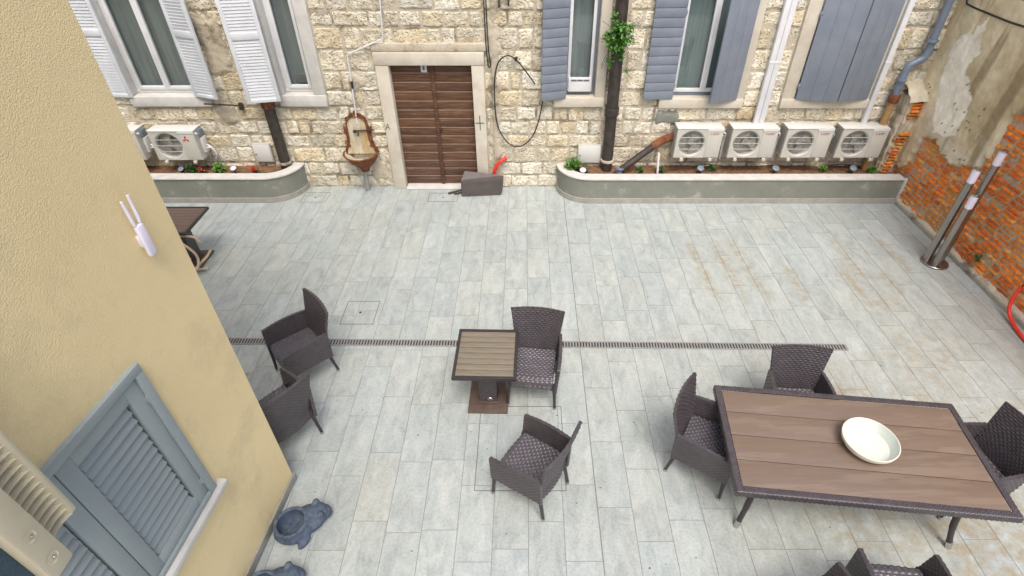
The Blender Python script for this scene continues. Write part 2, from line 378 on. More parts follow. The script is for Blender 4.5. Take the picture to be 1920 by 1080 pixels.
# ---- stone building ----------------------------------------------------------
house = empty('stone_building', (0, YW, 0), 'old pale limestone building with shuttered windows and a brown wooden double door', 'building')
OPEN = [(-6.6, -5.5, 1.72, 3.5), (-4.06, -3.55, 1.74, 3.5), (.66, 1.17, 1.70, 3.5), (2.46, 3.55, 1.68, 3.5), (4.53, 5.74, 1.68, 3.5), (-2.22, -.88, 0, 2.24)]
SUR = [(-6.66, -5.32, 1.55, 3.6), (-4.15, -3.35, 1.55, 3.6), (.5, 1.33, 1.54, 3.6), (2.26, 3.68, 1.52, 3.6), (4.32, 5.80, 1.52, 3.6), (-2.44, -.67, 0, 2.46)]
def build_wall():
    bm = NB(); tl = tint_layer(bm)
    # mortar backing, with the openings left out
    xs = sorted({-12, 7.2} | {a for o in OPEN for a in o[:2]}); zs = sorted({-.05, 11.0} | {a for o in OPEN for a in o[2:]})
    def inside(x, z): return any(o[0] < x < o[1] and o[2] - .001 < z < o[3] for o in OPEN)
    for i in range(len(xs) - 1):
        for j in range(len(zs) - 1):
            if inside((xs[i] + xs[i + 1]) / 2, (zs[j] + zs[j + 1]) / 2): continue
            q = [bm.verts.new((x, YW + .018, z)) for x, z in ((xs[i], zs[j]), (xs[i + 1], zs[j]), (xs[i + 1], zs[j + 1]), (xs[i], zs[j + 1]))]
            f = bm.faces.new(q); f.material_index = 1
    rg = random.Random(11)
    lv = []
    for a, b, n in ((.0, 1.53, 6), (1.53, 2.45, 3), (2.45, 4.2, 6)):
        hs = [rg.uniform(.8, 1.25) for _ in range(n)]; t = sum(hs); z = a
        for h in hs: lv.append((z, z + h / t * (b - a))); z += h / t * (b - a)
    for (z0, z1) in lv:
        blocks = sorted([(o[0], o[1]) for o in SUR if min(o[3], z1) - max(o[2], z0) > .05])
        spans = []; x = -9.0
        for a, b in blocks: spans.append((x, a)); x = b
        spans.append((x, 6.75))
        for a, b in spans:
            x = a
            while x < b - .04:
                w = rg.choice([rg.uniform(.18, .30), rg.uniform(.26, .42), rg.uniform(.34, .56)])
                if b - x - w < .14: w = b - x
                stone(bm, tl, x, x + w, z0, z1, rg); x += w
    return obj('wall', bm, ['stone', 'mortar'], house, sharp=60)
def stone(bm, tl, x0, x1, z0, z1, rg):
    j = lambda s: rg.uniform(-s, s)
    x0 += .006 + j(.005); x1 -= .006 + j(.005); z0 += .006 + j(.012); z1 -= .006 + j(.012)
    w, h = x1 - x0, z1 - z0
    if w < .06 or h < .06: return
    nu, nv = max(4, int(w / .022)), max(4, int(h / .022))
    sd = rg.uniform(0, 99); dep = rg.uniform(.016, .034); sk = [j(.014) for _ in range(4)]; flat = rg.random() < .25
    k = rg.random()
    if k < .42: tv = (1.05, 1.03, .98)
    elif k < .7: tv = (1.08, 1.09, 1.1)
    elif k < .88: tv = (1.0, .93, .80)
    else: tv = (.88, .86, .82)
    br = rg.uniform(.84, 1.12); tv = tuple(c * br for c in tv) + (1,)
    tx, tz = j(.010), j(.010)
    def P(u, v):
        x = x0 + w * u + (sk[0] * (1 - v) + sk[1] * v) * (1 - 2 * u) * .5; z = z0 + h * v + (sk[2] * (1 - u) + sk[3] * u) * (1 - 2 * v) * .5
        ed = min(u * w, (1 - u) * w, v * h, (1 - v) * h)
        cr = math.hypot(max(0, .038 - min(u, 1 - u) * w), max(0, .038 - min(v, 1 - v) * h))
        e = max(0, min(ed / .018, (.050 - cr) / .022)); e = e * e * (3 - 2 * e) if e < 1 else 1
        nz = fbm(x * 6 + sd, z * 6, sd, 4) * (.005 if flat else .013) + fbm(x * 24, z * 24, sd, 3) * .009
        px = x + fbm(x * 7, z * 7, sd + 5, 2) * .014 * (1 - .7 * e); pz = z + fbm(x * 7, z * 7, sd + 9, 2) * .014 * (1 - .7 * e)
        return (px, YW + .03 - e * (dep + nz + tx * (u - .5) + tz * (v - .5)), pz)
    V, F = grid(bm, nu, nv, P)
    for f in F:
        for lp in f.loops: lp[tl] = tv
build_wall()
# reveals & room behind each opening
def window(x0, x1, z0, sur, backing, mw, frame_m, panes, ytop=3.45, ysurf=YW, label=None, fr=.06):
    """frame, glass panes; surround of dressed stone; returns the window part"""
    sx0, sx1, sz0, sm = sur
    yf = YW + .13
    bm = NB()
    zt = 3.5
    for (a, b, c, d) in ((x0, x1, z0, z0 + fr), (x0, x1, zt - fr, zt)): box(bm, a, b, yf, yf + .06, c, d, .004)
    for (a, b) in ((x0, x0 + fr), (x1 - fr, x1)): box(bm, a, b, yf, yf + .06, z0 + fr, zt - fr, .004)
    w = obj('window', bm, frame_m, house, label=label)
    for (a, b) in panes:
        bm = NB(); s = .05
        box(bm, a, a + s, yf - .02, yf + .04, z0 + fr, zt - fr, .006); box(bm, b - s, b, yf - .02, yf + .04, z0 + fr, zt - fr, .006)
        box(bm, a + s, b - s, yf - .02, yf + .04, z0 + fr, z0 + fr + s * 1.2, .006)
        obj('sash', bm, mw, w)
        bm = NB(); box(bm, a + s, b - s, yf + .012, yf + .018, z0 + fr + s * 1.2, zt - fr); obj('glass', bm, 'glass', w)
    bk = {'curtain': .10, 'room_pale': .12}.get(backing, .30)
    bm = NB(); box(bm, x0 - .05, x1 + .05, yf + bk, yf + bk + .01, z0 - .1, zt + .1)
    box(bm, x0 - .07, x0 - .05, yf + .06, yf + .35, z0 - .1, zt + .1); box(bm, x1 + .05, x1 + .07, yf + .06, yf + .35, z0 - .1, zt + .1)
    box(bm, x0 - .05, x1 + .05, yf + .06, yf + .35, z0 - .12, z0 - .1)
    obj('curtain' if backing == 'curtain' else 'interior', bm, backing, w)
    bm = NB()   # stone surround: sill + jambs
    box(bm, sx0, sx1, YW - .055, YW + .2, sz0, z0 - .003, .006)
    if sx0 < x0 - .02: box(bm, sx0, x0, YW - .03, YW + .2, z0, zt + .2, .006)
    if sx1 > x1 + .02: box(bm, x1, sx1, YW - .03, YW + .2, z0, zt + .2, .006)
    obj('surround', bm, sm, w)
    return w
def hinge_mat(hx, hy, ang): return Matrix.Translation((hx, hy, 0)) @ Matrix.Rotation(ang, 4, 'Z')
def louver_leaf(w, hx, hy, ang, wd, z0, z1, zsplit):
    """leaf lies along +x from the hinge in its own frame"""
    M = hinge_mat(hx, hy, ang); bm = NB(); t = .02; s = .06
    for (a, b, c, d) in ((0, s, z0, z1), (wd - s, wd, z0, z1), (s, wd - s, z0, z0 + .055), (s, wd - s, zsplit - .05, zsplit + .05), (s, wd - s, z1 - .08, z1)): box(bm, a, b, -t, t, c, d, .003, M=M)
    lf = obj('shutter', bm, 'white_paint', w)
    bm = NB()
    for (a, b) in ((z0 + .055, zsplit - .05), (zsplit + .05, z1 - .08)):
        n = int((b - a) / .046)
        for i in range(n):
            z = a + (i + .5) * (b - a) / n
            box(bm, s - .002, wd - s + .002, -.005, .005, -.027, .027, .0, M=M @ Matrix.Translation((0, 0, z)) @ Matrix.Rotation(R(13), 4, 'X'))
    obj('slats', bm, 'white_paint', lf)
    return lf
def board_leaf(w, hx, hy, ang, wd, z0, z1, horizontal=True, sgn=1, dip=0, batt=True):
    M = hinge_mat(hx, hy, ang); bm = NB(); r = random.Random(int(hx * 100))
    if horizontal:
        n = int((z1 - z0) / .135)
        for i in range(n):
            a = z0 + (z1 - z0) * i / n; b = z0 + (z1 - z0) * (i + 1) / n
            box(bm, .0, wd, -.018 + r.uniform(-.002, .002), .016, a + .003, b - .003, .005, M=M)
        sg = -1 if ang > 1.6 else 1
        for (p, q) in ((.03, .10), (wd - .1, wd - .03)): box(bm, p, q, min(sg * .019, sg * .031), max(sg * .019, sg * .031), z0, z1, .003, M=M)
    else:
        n = 3
        for i in range(n):
            box(bm, wd * i / n + .0008, wd * (i + 1) / n - .0008, -.018, .016, z0, z1, .003, M=M)
        sg = -1 if ang > 1.6 else 1
        for z in (z0 + .18, z1 - .3): box(bm, .02, wd - .02, min(sg * .019, sg * .032), max(sg * .019, sg * .032), z - .05, z + .05, .003, M=M)
    lf = obj('shutter', bm, 'grey_paint', w)
    for z in (z0 + .22, z1 - .5):
        bm = NB(); cbox(bm, (.0, -.02, z), (.05, .012, .035), .002, M=M); tube(bm, [M @ Vector((-.005, -.012, z - .045)), M @ Vector((-.005, -.012, z + .045))], .010, 8)
        obj('hinge', bm, 'grey_paint', lf)
    return lf
# A: tall double window with white louvred shutters
w = window(-6.6, -5.5, 1.72, (-6.66, -5.32, 1.55, 'white_stone'), 'room_pale', 'white_pvc', 'white_pvc', [(-6.54, -6.05), (-6.05, -5.56)], label='double window with white louvred shutters')
louver_leaf(w, -6.58, YW - .06, R(176), .42, 1.71, 3.5, 2.72)
louver_leaf(w, -5.52, YW - .06, R(-20), .47, 1.73, 3.5, 2.72)
# B: single window, one white shutter
w = window(-4.06, -3.55, 1.74, (-4.15, -3.35, 1.55, 'white_stone'), 'room_pale', 'white_pvc', 'white_pvc', [(-4.0, -3.61)], label='narrow window with one white louvred shutter')
bm = NB(); cbox(bm, (-3.72, YW + .21, 1.95), (.26, .07, .18), .03); obj('cushion', bm, 'cushion', w)
louver_leaf(w, -4.05, YW - .20, R(180 + 12), .52, 1.70, 3.5, 2.72)
# C: narrow window with white vent box below
w = window(.66, 1.17, 1.70, (.48, 1.33, 1.54, 'dressed_stone'), 'room_pale', 'white_pvc', 'grey_paint', [(.70, 1.12)], label='narrow window with a white box under its glass')
bm = NB(); box(bm, .72, 1.10, YW + .055, YW + .125, 1.765, 1.99, .006); vb = obj('vent_box', bm, 'white_pvc', w)
bm = NB()
for i in range(3): box(bm, .76 + i * .105, .855 + i * .105, YW + .05, YW + .056, 1.94, 1.965)
obj('vent_slot', bm, 'fan_grey', vb)
board_leaf(w, .675, YW - .05, R(180 + 17), .43, 1.69, 3.5, True)
# D: window with open left leaf and half open right leaf
w = window(2.46, 3.55, 1.68, (2.26, 3.68, 1.52, 'dressed_stone'), 'curtain', 'white_pvc', 'grey_paint', [(2.50, 3.00), (3.00, 3.50)], label='window with green curtain behind the glass and open grey shutters')
board_leaf(w, 2.47, YW - .05, R(180 + 4), .50, 1.68, 3.5, True)
board_leaf(w, 3.55, YW - .04, R(180 + 20), .53, 1.66, 3.5, False)
# E: closed shutters
w = window(4.53, 5.74, 1.68, (4.32, 5.80, 1.52, 'dressed_stone'), 'room_dark', 'white_pvc', 'grey_paint', [(4.59, 5.135), (5.135, 5.68)], label='window hidden behind closed blue grey shutters')
board_leaf(w, 4.54, YW - .05, R(-11), .655, 1.68, 3.5, False)
board_leaf(w, 5.74, YW - .05, R(180 + 13), .56, 1.68, 3.5, False)

# old mortar patches smeared over the stones
def patch(x0, x1, z0, z1, m, sd):
    bm = NB(); nu, nv = int((x1 - x0) / .025), int((z1 - z0) / .025)
    def P(u, v):
        x = x0 + (x1 - x0) * u; z = z0 + (z1 - z0) * v
        e = min(u, 1 - u) * (x1 - x0) / .12, min(v, 1 - v) * (z1 - z0) / .12
        h = min(1, min(e) + fbm(x * 5, z * 5, sd, 4) * .8)
        return (x, YW + .03 - max(0, h) * .047 - fbm(x * 14, z * 14, sd, 3) * .008, z)
    grid(bm, nu, nv, P); obj('mortar_patch', bm, m, house, sharp=70)
for k, a in enumerate([(-5.25, -4.72, 2.0, 3.0, 'mortar'), (2.2, 2.75, 1.16, 1.5, 'cement'), (-2.85, -2.45, .1, .62, 'mortar'), (-3.0, -2.55, 1.75, 2.15, 'mortar'), (-5.35, -4.9, 1.15, 1.6, 'mortar'), (3.6, 3.95, 1.28, 1.5, 'cement'), (-.66, -.36, .1, 3.5, 'mortar')]): patch(*a, 3.3 * k + 1)

# door and its stone frame
def build_door():
    bm = NB(); tl = tint_layer(bm); rg = random.Random(3)
    y = YW + .10; n = 14
    for (a, b) in ((-2.22, -1.545), (-1.535, -.88)):
        for i in range(n):
            z0 = .03 + 2.19 * i / n; z1 = .03 + 2.19 * (i + 1) / n
            old = max(0, 1 - i / 6.0)
            vs = box(bm, a, b, y - .02, y + .02, z0 + .007, z1 - .001, .004)
            t = rg.uniform(.8, 1.25); tv = (t * (1 - .1 * old), t * (1 - .05 * old), t * (1 + .25 * old), 1)
            for v in vs:
                for lp in v.link_loops: lp[tl] = tv
            box(bm, a, b, y - .0215, y + .015, z0 - .0005, z0 + .0065, mi=1)  # pale strip: painted highlight along the weathered edge between boards
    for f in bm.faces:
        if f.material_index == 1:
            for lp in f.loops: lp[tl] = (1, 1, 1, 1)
    vs = box(bm, -1.575, -1.51, y - .045, y - .021, .03, 2.22, .006)
    for v in vs:
        for lp in v.link_loops: lp[tl] = (.8, .75, .7, 1)
    box(bm, -2.22, -.88, y + .021, y + .06, 0, 2.24, mi=2)
    for f in bm.faces:
        if f.material_index == 2:
            for lp in f.loops: lp[tl] = (1, 1, 1, 1)
    d = obj('door', bm, ['wood_door', 'wood_edge_highlight', 'dark'], house)
    bm = NB(); lathe(bm, [(0, 0), (.03, 0), (.03, .01), (.012, .012), (.012, .04), (.022, .05), (.0, .06)], n=14, M=Matrix.Translation((-1.49, y - .02, 1.1)) @ Matrix.Rotation(R(90), 4, 'X'))
    obj('handle', bm, 'iron', d)
    bm = NB(); box(bm, -1.725, -1.625, y - .034, y - .022, 2.08, 2.22, .002); pl = obj('number_plate', bm, 'white_pvc', d)
    bm = NB(); lathe(bm, [(.0, 0), (.018, 0), (.018, .004), (0, .004)], n=16, sy=2.2, M=Matrix.Translation((-1.675, y - .0345, 2.15)) @ Matrix.Rotation(R(90), 4, 'X')); obj('mark', bm, 'fan_grey', pl)
    bm = NB(); j = .006
    box(bm, -2.44, -2.222, YW - .07, YW + .2, 0, 2.225, .012); box(bm, -.878, -.675, YW - .07, YW + .2, 0, 2.225, .012)
    box(bm, -2.45, -.665, YW - .075, YW + .2, 2.228, 2.43, .012)
    fr = obj('door_frame', bm, 'dressed_stone', house)
    bm = NB(); box(bm, -2.47, -.6, YW - .05, YW + .1, 2.433, 2.56, .02); obj('ledge', bm, 'mortar', fr)
    bm = NB(); box(bm, -2.215, -.885, YW - .12, YW + .1, .004, .028, .004); obj('threshold', bm, 'white_stone', fr)
    bm = NB(); yy = YW - .074   # painted cross on the right jamb
    box(bm, -.79, -.776, yy, yy + .003, 1.14, 1.40); box(bm, -.855, -.712, yy - .0006, yy + .0024, 1.262, 1.276); obj('painted_cross', bm, 'leaf_dark', fr)
    bm = NB()   # letter A on the left jamb
    def st(a, b, k=.008):
        a = Vector(a); b = Vector(b); d_ = (b - a).normalized(); n_ = Vector((-d_.y, d_.x)) * k / 2
        prism(bm, [a + n_, a - n_, b - n_, b + n_], lambda p, q, dd: (p, yy + dd, q), 0, .003)
    st((-2.425, 1.15), (-2.388, 1.25)); st((-2.388, 1.252), (-2.352, 1.15)); st((-2.412, 1.188), (-2.362, 1.19))
    obj('painted_letter', bm, 'dark', fr)
    return d
build_door()
bm = NB(); box(bm, -12, 7.2, YW - .35, YW + .3, 11.0, 11.14, .01); obj('eaves', bm, 'dressed_stone', house)

# ---- yellow house ---------------------------------------------------------------
YA = Vector((-2.336, 3.099, 0)); YD = Vector((-.0855, -.99634, 0)); YN = Vector((.99634, -.0855, 0))
yh = empty('yellow_house', (-2.6, 2.4, 0), 'smooth yellow rendered house wing with one grey shuttered window', 'building')
def yp(s, n, z): p = YA + YD * s + YN * n; return (p.x, p.y, z)
def ybox(bm, s0, s1, n0, n1, z0, z1, bev=0, mi=0, M=None):
    T = Matrix(((YD.x, YN.x, 0, YA.x), (YD.y, YN.y, 0, YA.y), (0, 0, 1, 0), (0, 0, 0, 1)))
    return box(bm, s0, s1, n0, n1, z0, z1, bev, mi, T if M is None else T @ M)
bm = NB()
S0, S1, ZB, ZT = .80, 2.20, 1.17, 2.52
def yquad(a, b, c, d):
    bm.faces.new([bm.verts.new(yp(*q)) for q in (a, b, c, d)])
for (s0, s1, z0, z1) in ((0, S0, -.02, 7.6), (S1, 6, -.02, 7.6), (S0, S1, -.02, ZB), (S0, S1, ZT, 7.6)):
    yquad((s0, 0, z0), (s0, 0, z1), (s1, 0, z1), (s1, 0, z0))
yquad((0, 0, -.02), (0, -8, -.02), (0, -8, 7.6), (0, 0, 7.6)); yquad((0, 0, 7.6), (0, -8, 7.6), (6, -8, 7.6), (6, 0, 7.6))
yquad((S0, 0, ZB), (S0, 0, ZT), (S0, -.2, ZT), (S0, -.2, ZB)); yquad((S1, 0, ZB), (S1, 0, ZT), (S1, -.2, ZT), (S1, -.2, ZB))
yquad((S0, 0, ZT), (S1, 0, ZT), (S1, -.2, ZT), (S0, -.2, ZT))
obj('wall', bm, 'stucco', yh, smooth=False)
bm = NB(); ybox(bm, -.018, 6, 0.001, .018, 0.002, .105, .003); ybox(bm, -.018, -.001, -8, 0.0005, 0.002, .105, .003); obj('skirting', bm, 'skirt_tile', yh)
bm = NB()   # window casing
f = .065
for (a, b, c, d) in ((S0 - .02, S1 + .02, ZT - f + .02, ZT + .02), (S0 - .02, S0 + f - .02, ZB, ZT - f + .02), (S1 - f + .02, S1 + .02, ZB, ZT - f + .02), (S0 + f - .02, S1 - f + .02, ZB, ZB + .04)): ybox(bm, a, b, -.1, .035, c, d, .005)
yw = obj('window', bm, 'sage_paint', yh)
mid = (S0 + S1) / 2
for (a, b) in ((S0 + f - .017, mid - .003), (mid + .003, S1 - f + .017)):
    bm = NB(); s = .105; z0, z1 = ZB + .043, ZT - f + .016
    for (p, q, c, d) in ((a, a + s, z0, z1), (b - s, b, z0, z1), (a + s, b - s, z0, z0 + .10), (a + s, b - s, z1 - s * 1.05, z1)): ybox(bm, p, q, -.035, .015, c, d, .004)
    lf = obj('shutter', bm, 'sage_paint', yw)
    bm = NB(); zz0, zz1 = z0 + .105, z1 - s * 1.05 - .004; n = 14
    for i in range(n):
        z = zz0 + (i + .5) * (zz1 - zz0) / n
        T = Matrix.Translation((0, -.022, z)) @ Matrix.Rotation(R(30), 4, 'X')
        ybox(bm, a + s + .012, b - s - .012, -.007, .007, -.047, .047, .0065, M=T)
    obj('slats', bm, 'sage_paint', lf)
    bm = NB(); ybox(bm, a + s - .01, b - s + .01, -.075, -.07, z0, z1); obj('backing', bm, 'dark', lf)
    hs = a if a < mid - .1 else b
    for z in (z0 + .14, z1 - .2):
        bm = NB(); ybox(bm, hs - .022, hs + .022, .0152, .0195, z - .022, z + .022, .001); tube(bm, [yp(hs, .022, z - .03), yp(hs, .022, z + .03)], .007, 8)
        obj('hinge', bm, 'sage_paint', lf)
bm = NB(); ybox(bm, S0 - .09, S1 + .09, -.1, .075, ZB - .055, ZB - .003, .006); obj('sill', bm, 'white_stone', yw)

# ---- right boundary wall: brick below, flaking plaster above -----------------------
bw = empty('boundary_wall', (XR, 6, 0), 'weathered orange brick wall with large patches of old plaster flaking off', 'wall')
BL = [(9.35, .35), (9.1, .45), (8.80, .62), (8.72, .88), (8.70, 1.22), (8.39, 1.31), (8.13, 1.17), (7.85, 1.13), (7.6, 1.22), (7.33, 1.32), (7.29, 1.56), (7.35, 1.75), (7.30, 2.12), (7.15, 2.28), (6.6, 2.65), (5.5, 2.9), (3, 3.0)]
def bline(y):
    y += fbm(y * 9, 1.3, 4) * .05
    for (a, za), (b, zb) in zip(BL, BL[1:]):
        if b <= y <= a: return za + (zb - za) * (a - y) / (a - b)
    return 3.0
WP = [(8.708, 2.956), (8.667, 2.782), (8.462, 3.118), (8.411, 2.811), (8.358, 2.642), (8.439, 2.391), (8.119, 2.104), (7.955, 1.552), (8.366, 1.374), (8.584, 1.461), (8.873, 2.091), (8.876, 2.691)]
def inpoly(x, y, P):
    c = False; j = len(P) - 1
    for i in range(len(P)):
        if (P[i][1] > y) != (P[j][1] > y) and x < (P[j][0] - P[i][0]) * (y - P[i][1]) / (P[j][1] - P[i][1]) + P[i][0]: c = not c
        j = i
    return c
def build_right():
    bm = NB(); tl = tint_layer(bm); rg = random.Random(8)
    z = .10; row = 0
    while z < 3.1:
        h = rg.uniform(.066, .078); y = 3.2 + (row % 2) * .14 + rg.uniform(-.03, .03)
        while y < 9.2:
            wd = rg.choice([.27, .28, .14, .26]) + rg.uniform(-.02, .02); ym = y + wd / 2
            if z < bline(ym) + .12 and rg.random() > .015:
                d = rg.uniform(-.010, .012) + fbm(ym * 2, z * 2, 7) * .012
                k = rg.random(); t = rg.uniform(.75, 1.15)
                tv = (1.0 * t, 1.0 * t, .9 * t, 1) if k < .6 else ((.82 * t, .66 * t, .7 * t, 1) if k < .8 else ((.9 * t, 1.35 * t, 2.2 * t, 1) if k < .93 else (.8 * t, 1.5 * t, 3.2 * t, 1)))
                if fbm(ym * 1.1, z * 1.1, 2) > .32 - max(0, ym - 8) * .3: tv = (.85 * t, 1.3 * t, 2.2 * t, 1)
                g = .004; dz = rg.uniform(-.003, .003)
                y0, y1, z0, z1 = y + g, y + wd - g, z + g * .8 + dz, z + h - g * .8 + dz; sd = rg.uniform(0, 50)
                nu, nv = max(4, int(wd / .03)), 4
                def P(u, v):
                    yy = y0 + (y1 - y0) * u; zz = z0 + (z1 - z0) * v
                    e = min(u * wd, (1 - u) * wd, v * h, (1 - v) * h) / .008; e = min(1, e)
                    zz += fbm(yy * 12, sd, 0, 2) * .004; 
                    return (XR + .015 - e * (.022 + d + fbm(yy * 16, zz * 16, sd, 3) * .010), yy, zz)
                V, F = grid(bm, nu, nv, P, flip=True)
                for f in F:
                    for lp in f.loops: lp[tl] = tv
            y += wd
        z += h; row += 1
    obj('brickwork', bm, 'brick', bw, sharp=60)
    bm = NB()
    grid(bm, 90, 50, lambda u, v: (XR + .007 + fbm(u * 40, v * 22, 5, 3) * .010, 3 + 6.3 * u, -.02 + 3.4 * v), flip=True)
    obj('mortar', bm, 'brick_mortar', bw, sharp=80)
    bm = NB(); tl = tint_layer(bm)
    y0, y1, z0, z1 = 3.0, 9.3, .3, 7.6
    nu, nv = 210, 110
    zz = lambda v: z0 + 3.1 * v if v <= 1 else z0
    ins = lambda y, z: z > bline(y) + fbm(y * 14, z * 14, 1, 3) * .035
    def PP(u, v):
        y = y0 + (y1 - y0) * u; z = z0 + 3.1 * v
        if ins(y, z): return (XR - .056 - fbm(y * 1.5, z * 1.5, 3, 4) * .015 - fbm(y * 9, z * 9, 8, 3) * .006, y, z)
        return (XR + .06, y, z)
    V, F = grid(bm, nu, nv, PP, flip=True)
    for f in F:
        for lp in f.loops:
            y, z = lp.vert.co.y, lp.vert.co.z
            n1 = fbm(y * 1.3, z * .7, 11, 5); n2 = fbm(y * 5, z * 2.2, 21, 4)
            base = Vector((.60, .49, .30)).lerp(Vector((.88, .77, .55)), max(0, min(1, .5 + n1 * 1.1)))
            yj, zj = y + n2 * .07, z + fbm(y * 6, z * 6, 31, 4) * .07
            if inpoly(yj, zj, WP): base = Vector((1.0, .95, .82)) * (1 + .16 * n2)
            elif z < 1.75 and y < 8.7 and n2 > -.1: base = base.lerp(Vector((.74, .68, .56)), .6)
            # long brown wash lines running down, greyish low rubble near the pier
            sv = fbm(y * 3.2 + z * .25, z * .35, 41, 4)
            if sv > .18 and not inpoly(yj, zj, WP): base = base.lerp(Vector((.30, .215, .12)), min(.7, (sv - .18) * 4))
            if fbm(y * 22, z * 22, 51, 2) > .58 and fbm(y * 2, z * 2, 61, 2) > .1 and z < 2.3: base = Vector((.08, .06, .04))
            lp[tl] = (*base, 1)
    q = [bm.verts.new(p) for p in ((XR - .03, 3, 3.4), (XR - .03, 9.3, 3.4), (XR - .03, 9.3, 5.0), (XR - .03, 3, 5.0))]
    f = bm.faces.new(q[::-1])
    for lp in f.loops: lp[tl] = (.50, .44, .33, 1)
    obj('plaster', bm, 'plaster', bw, sharp=80)
    bm = NB(); grid(bm, 100, 6, lambda u, v: (XR - .045 - (0.012 if .2 < v < .8 else 0) - fbm(u * 30, v * 3, 2, 3) * .008 + (.06 if v > .99 else 0), 2 + 6.6 * u, .002 + .13 * v + (fbm(u * 26, 4, 4, 3) * .03 if v > .5 else 0)), flip=True)
    obj('plinth', bm, 'mortar', bw, sharp=60)
    # broken pier in the corner: plaster core with exposed brick courses
    bm = NB(); tl = tint_layer(bm); x0, x1, py0 = 6.34, XR + .02, 8.97
    def pier(u, v):
        a = u * 1.55; z = .30 + 1.48 * v
        if a < .62: x, y = x0 + fbm(z * 3, 2, 2) * .02, YW + .02 - (a / .62) * (YW + .02 - py0)
        else: x, y = x0 + (a - .62) / .93 * (x1 - x0), py0 + .05 * max(0, (a - .62) / .93)
        cor = math.exp(-((a - .62) / .07) ** 2) * .04
        nn = fbm(a * 5, z * 5, 9, 4) * .025
        return (x + (cor if a < .9 else 0) + (nn if a < .62 else 0), y + cor + (nn if a >= .62 else 0), z)
    V, F = grid(bm, 40, 70, pier)
    for f in F:
        for lp in f.loops:
            x, y, z = lp.vert.co; n1 = fbm(x * 5, z * 5, 13, 4)
            lp[tl] = (*(Vector((.46, .38, .27)).lerp(Vector((.74, .68, .56)), max(0, min(1, .55 + n1)))), 1)
    pr = obj('pier', bm, 'plaster', bw, sharp=60)
    bm = NB(); tl = tint_layer(bm); rg = random.Random(4)
    z = .42
    while z < 1.74:
        h = rg.uniform(.05, .065)
        if not (1.12 < z < 1.36):
            a = x0 + rg.uniform(.05, .10); b = x1 - rg.uniform(.04, .09)
            if z < 1.1: a -= .03; b = a + rg.uniform(.14, .22)
            sd = rg.uniform(0, 40); t = rg.uniform(.65, 1.05); tv = (t, t * rg.uniform(.8, 1.3), t * rg.uniform(.8, 2.2), 1)
            if rg.random() < .25: tv = (.8 * t, 1.6 * t, 3.4 * t, 1)
            V, F = grid(bm, 8, 4, lambda u, v: (a + (b - a) * u, py0 + .05 - min(1, min(u, 1 - u) * 9, min(v, 1 - v) * 4.5) * (.075 + fbm(u * 4, v * 2, sd, 3) * .02), z + .004 + (h - .008) * v + fbm(u * 3, sd, 2, 2) * .006))
            for f in F:
                for lp in f.loops: lp[tl] = tv
        z += h
    obj('exposed_brick', bm, 'brick', pr, sharp=60)
    bm = NB(); tl = tint_layer(bm)
    V, F = grid(bm, 20, 14, lambda u, v: (x0 - .03 + (x1 - x0 + .05) * u + fbm(u * 4, v * 4, 2, 3) * .02, (YW + .02) - (YW + .02 - py0 + .07) * v, 1.76 + .20 * (1 - v) + .03 * math.sin(PI * u) + fbm(u * 5, v * 5, 6, 3) * .025 - (.06 if v > .97 else 0)), flip=True)
    for f in F:
        for lp in f.loops: lp[tl] = (.70, .64, .50, 1)
    bmesh.ops.recalc_face_normals(bm, faces=bm.faces)
    obj('cap', bm, 'plaster', pr, sharp=60)
build_right()
bm = NB(); cbl = spline([(6.6, 9.12, 3.5), (6.6, 9.072, 3.202), (6.6, 8.937, 3.15), (6.6, 8.452, 3.134), (6.605, 8.09, 3.125), (6.6, 7.812, 3.133), (6.6, 6.5, 3.16)], 6)
tube(bm, cbl, .013, 8); tag(obj('cable', bm, 'black_rubber', loc=(6.6, 8.5, 3.13)), 'black cable strung across the plastered top of the side wall', 'cable')

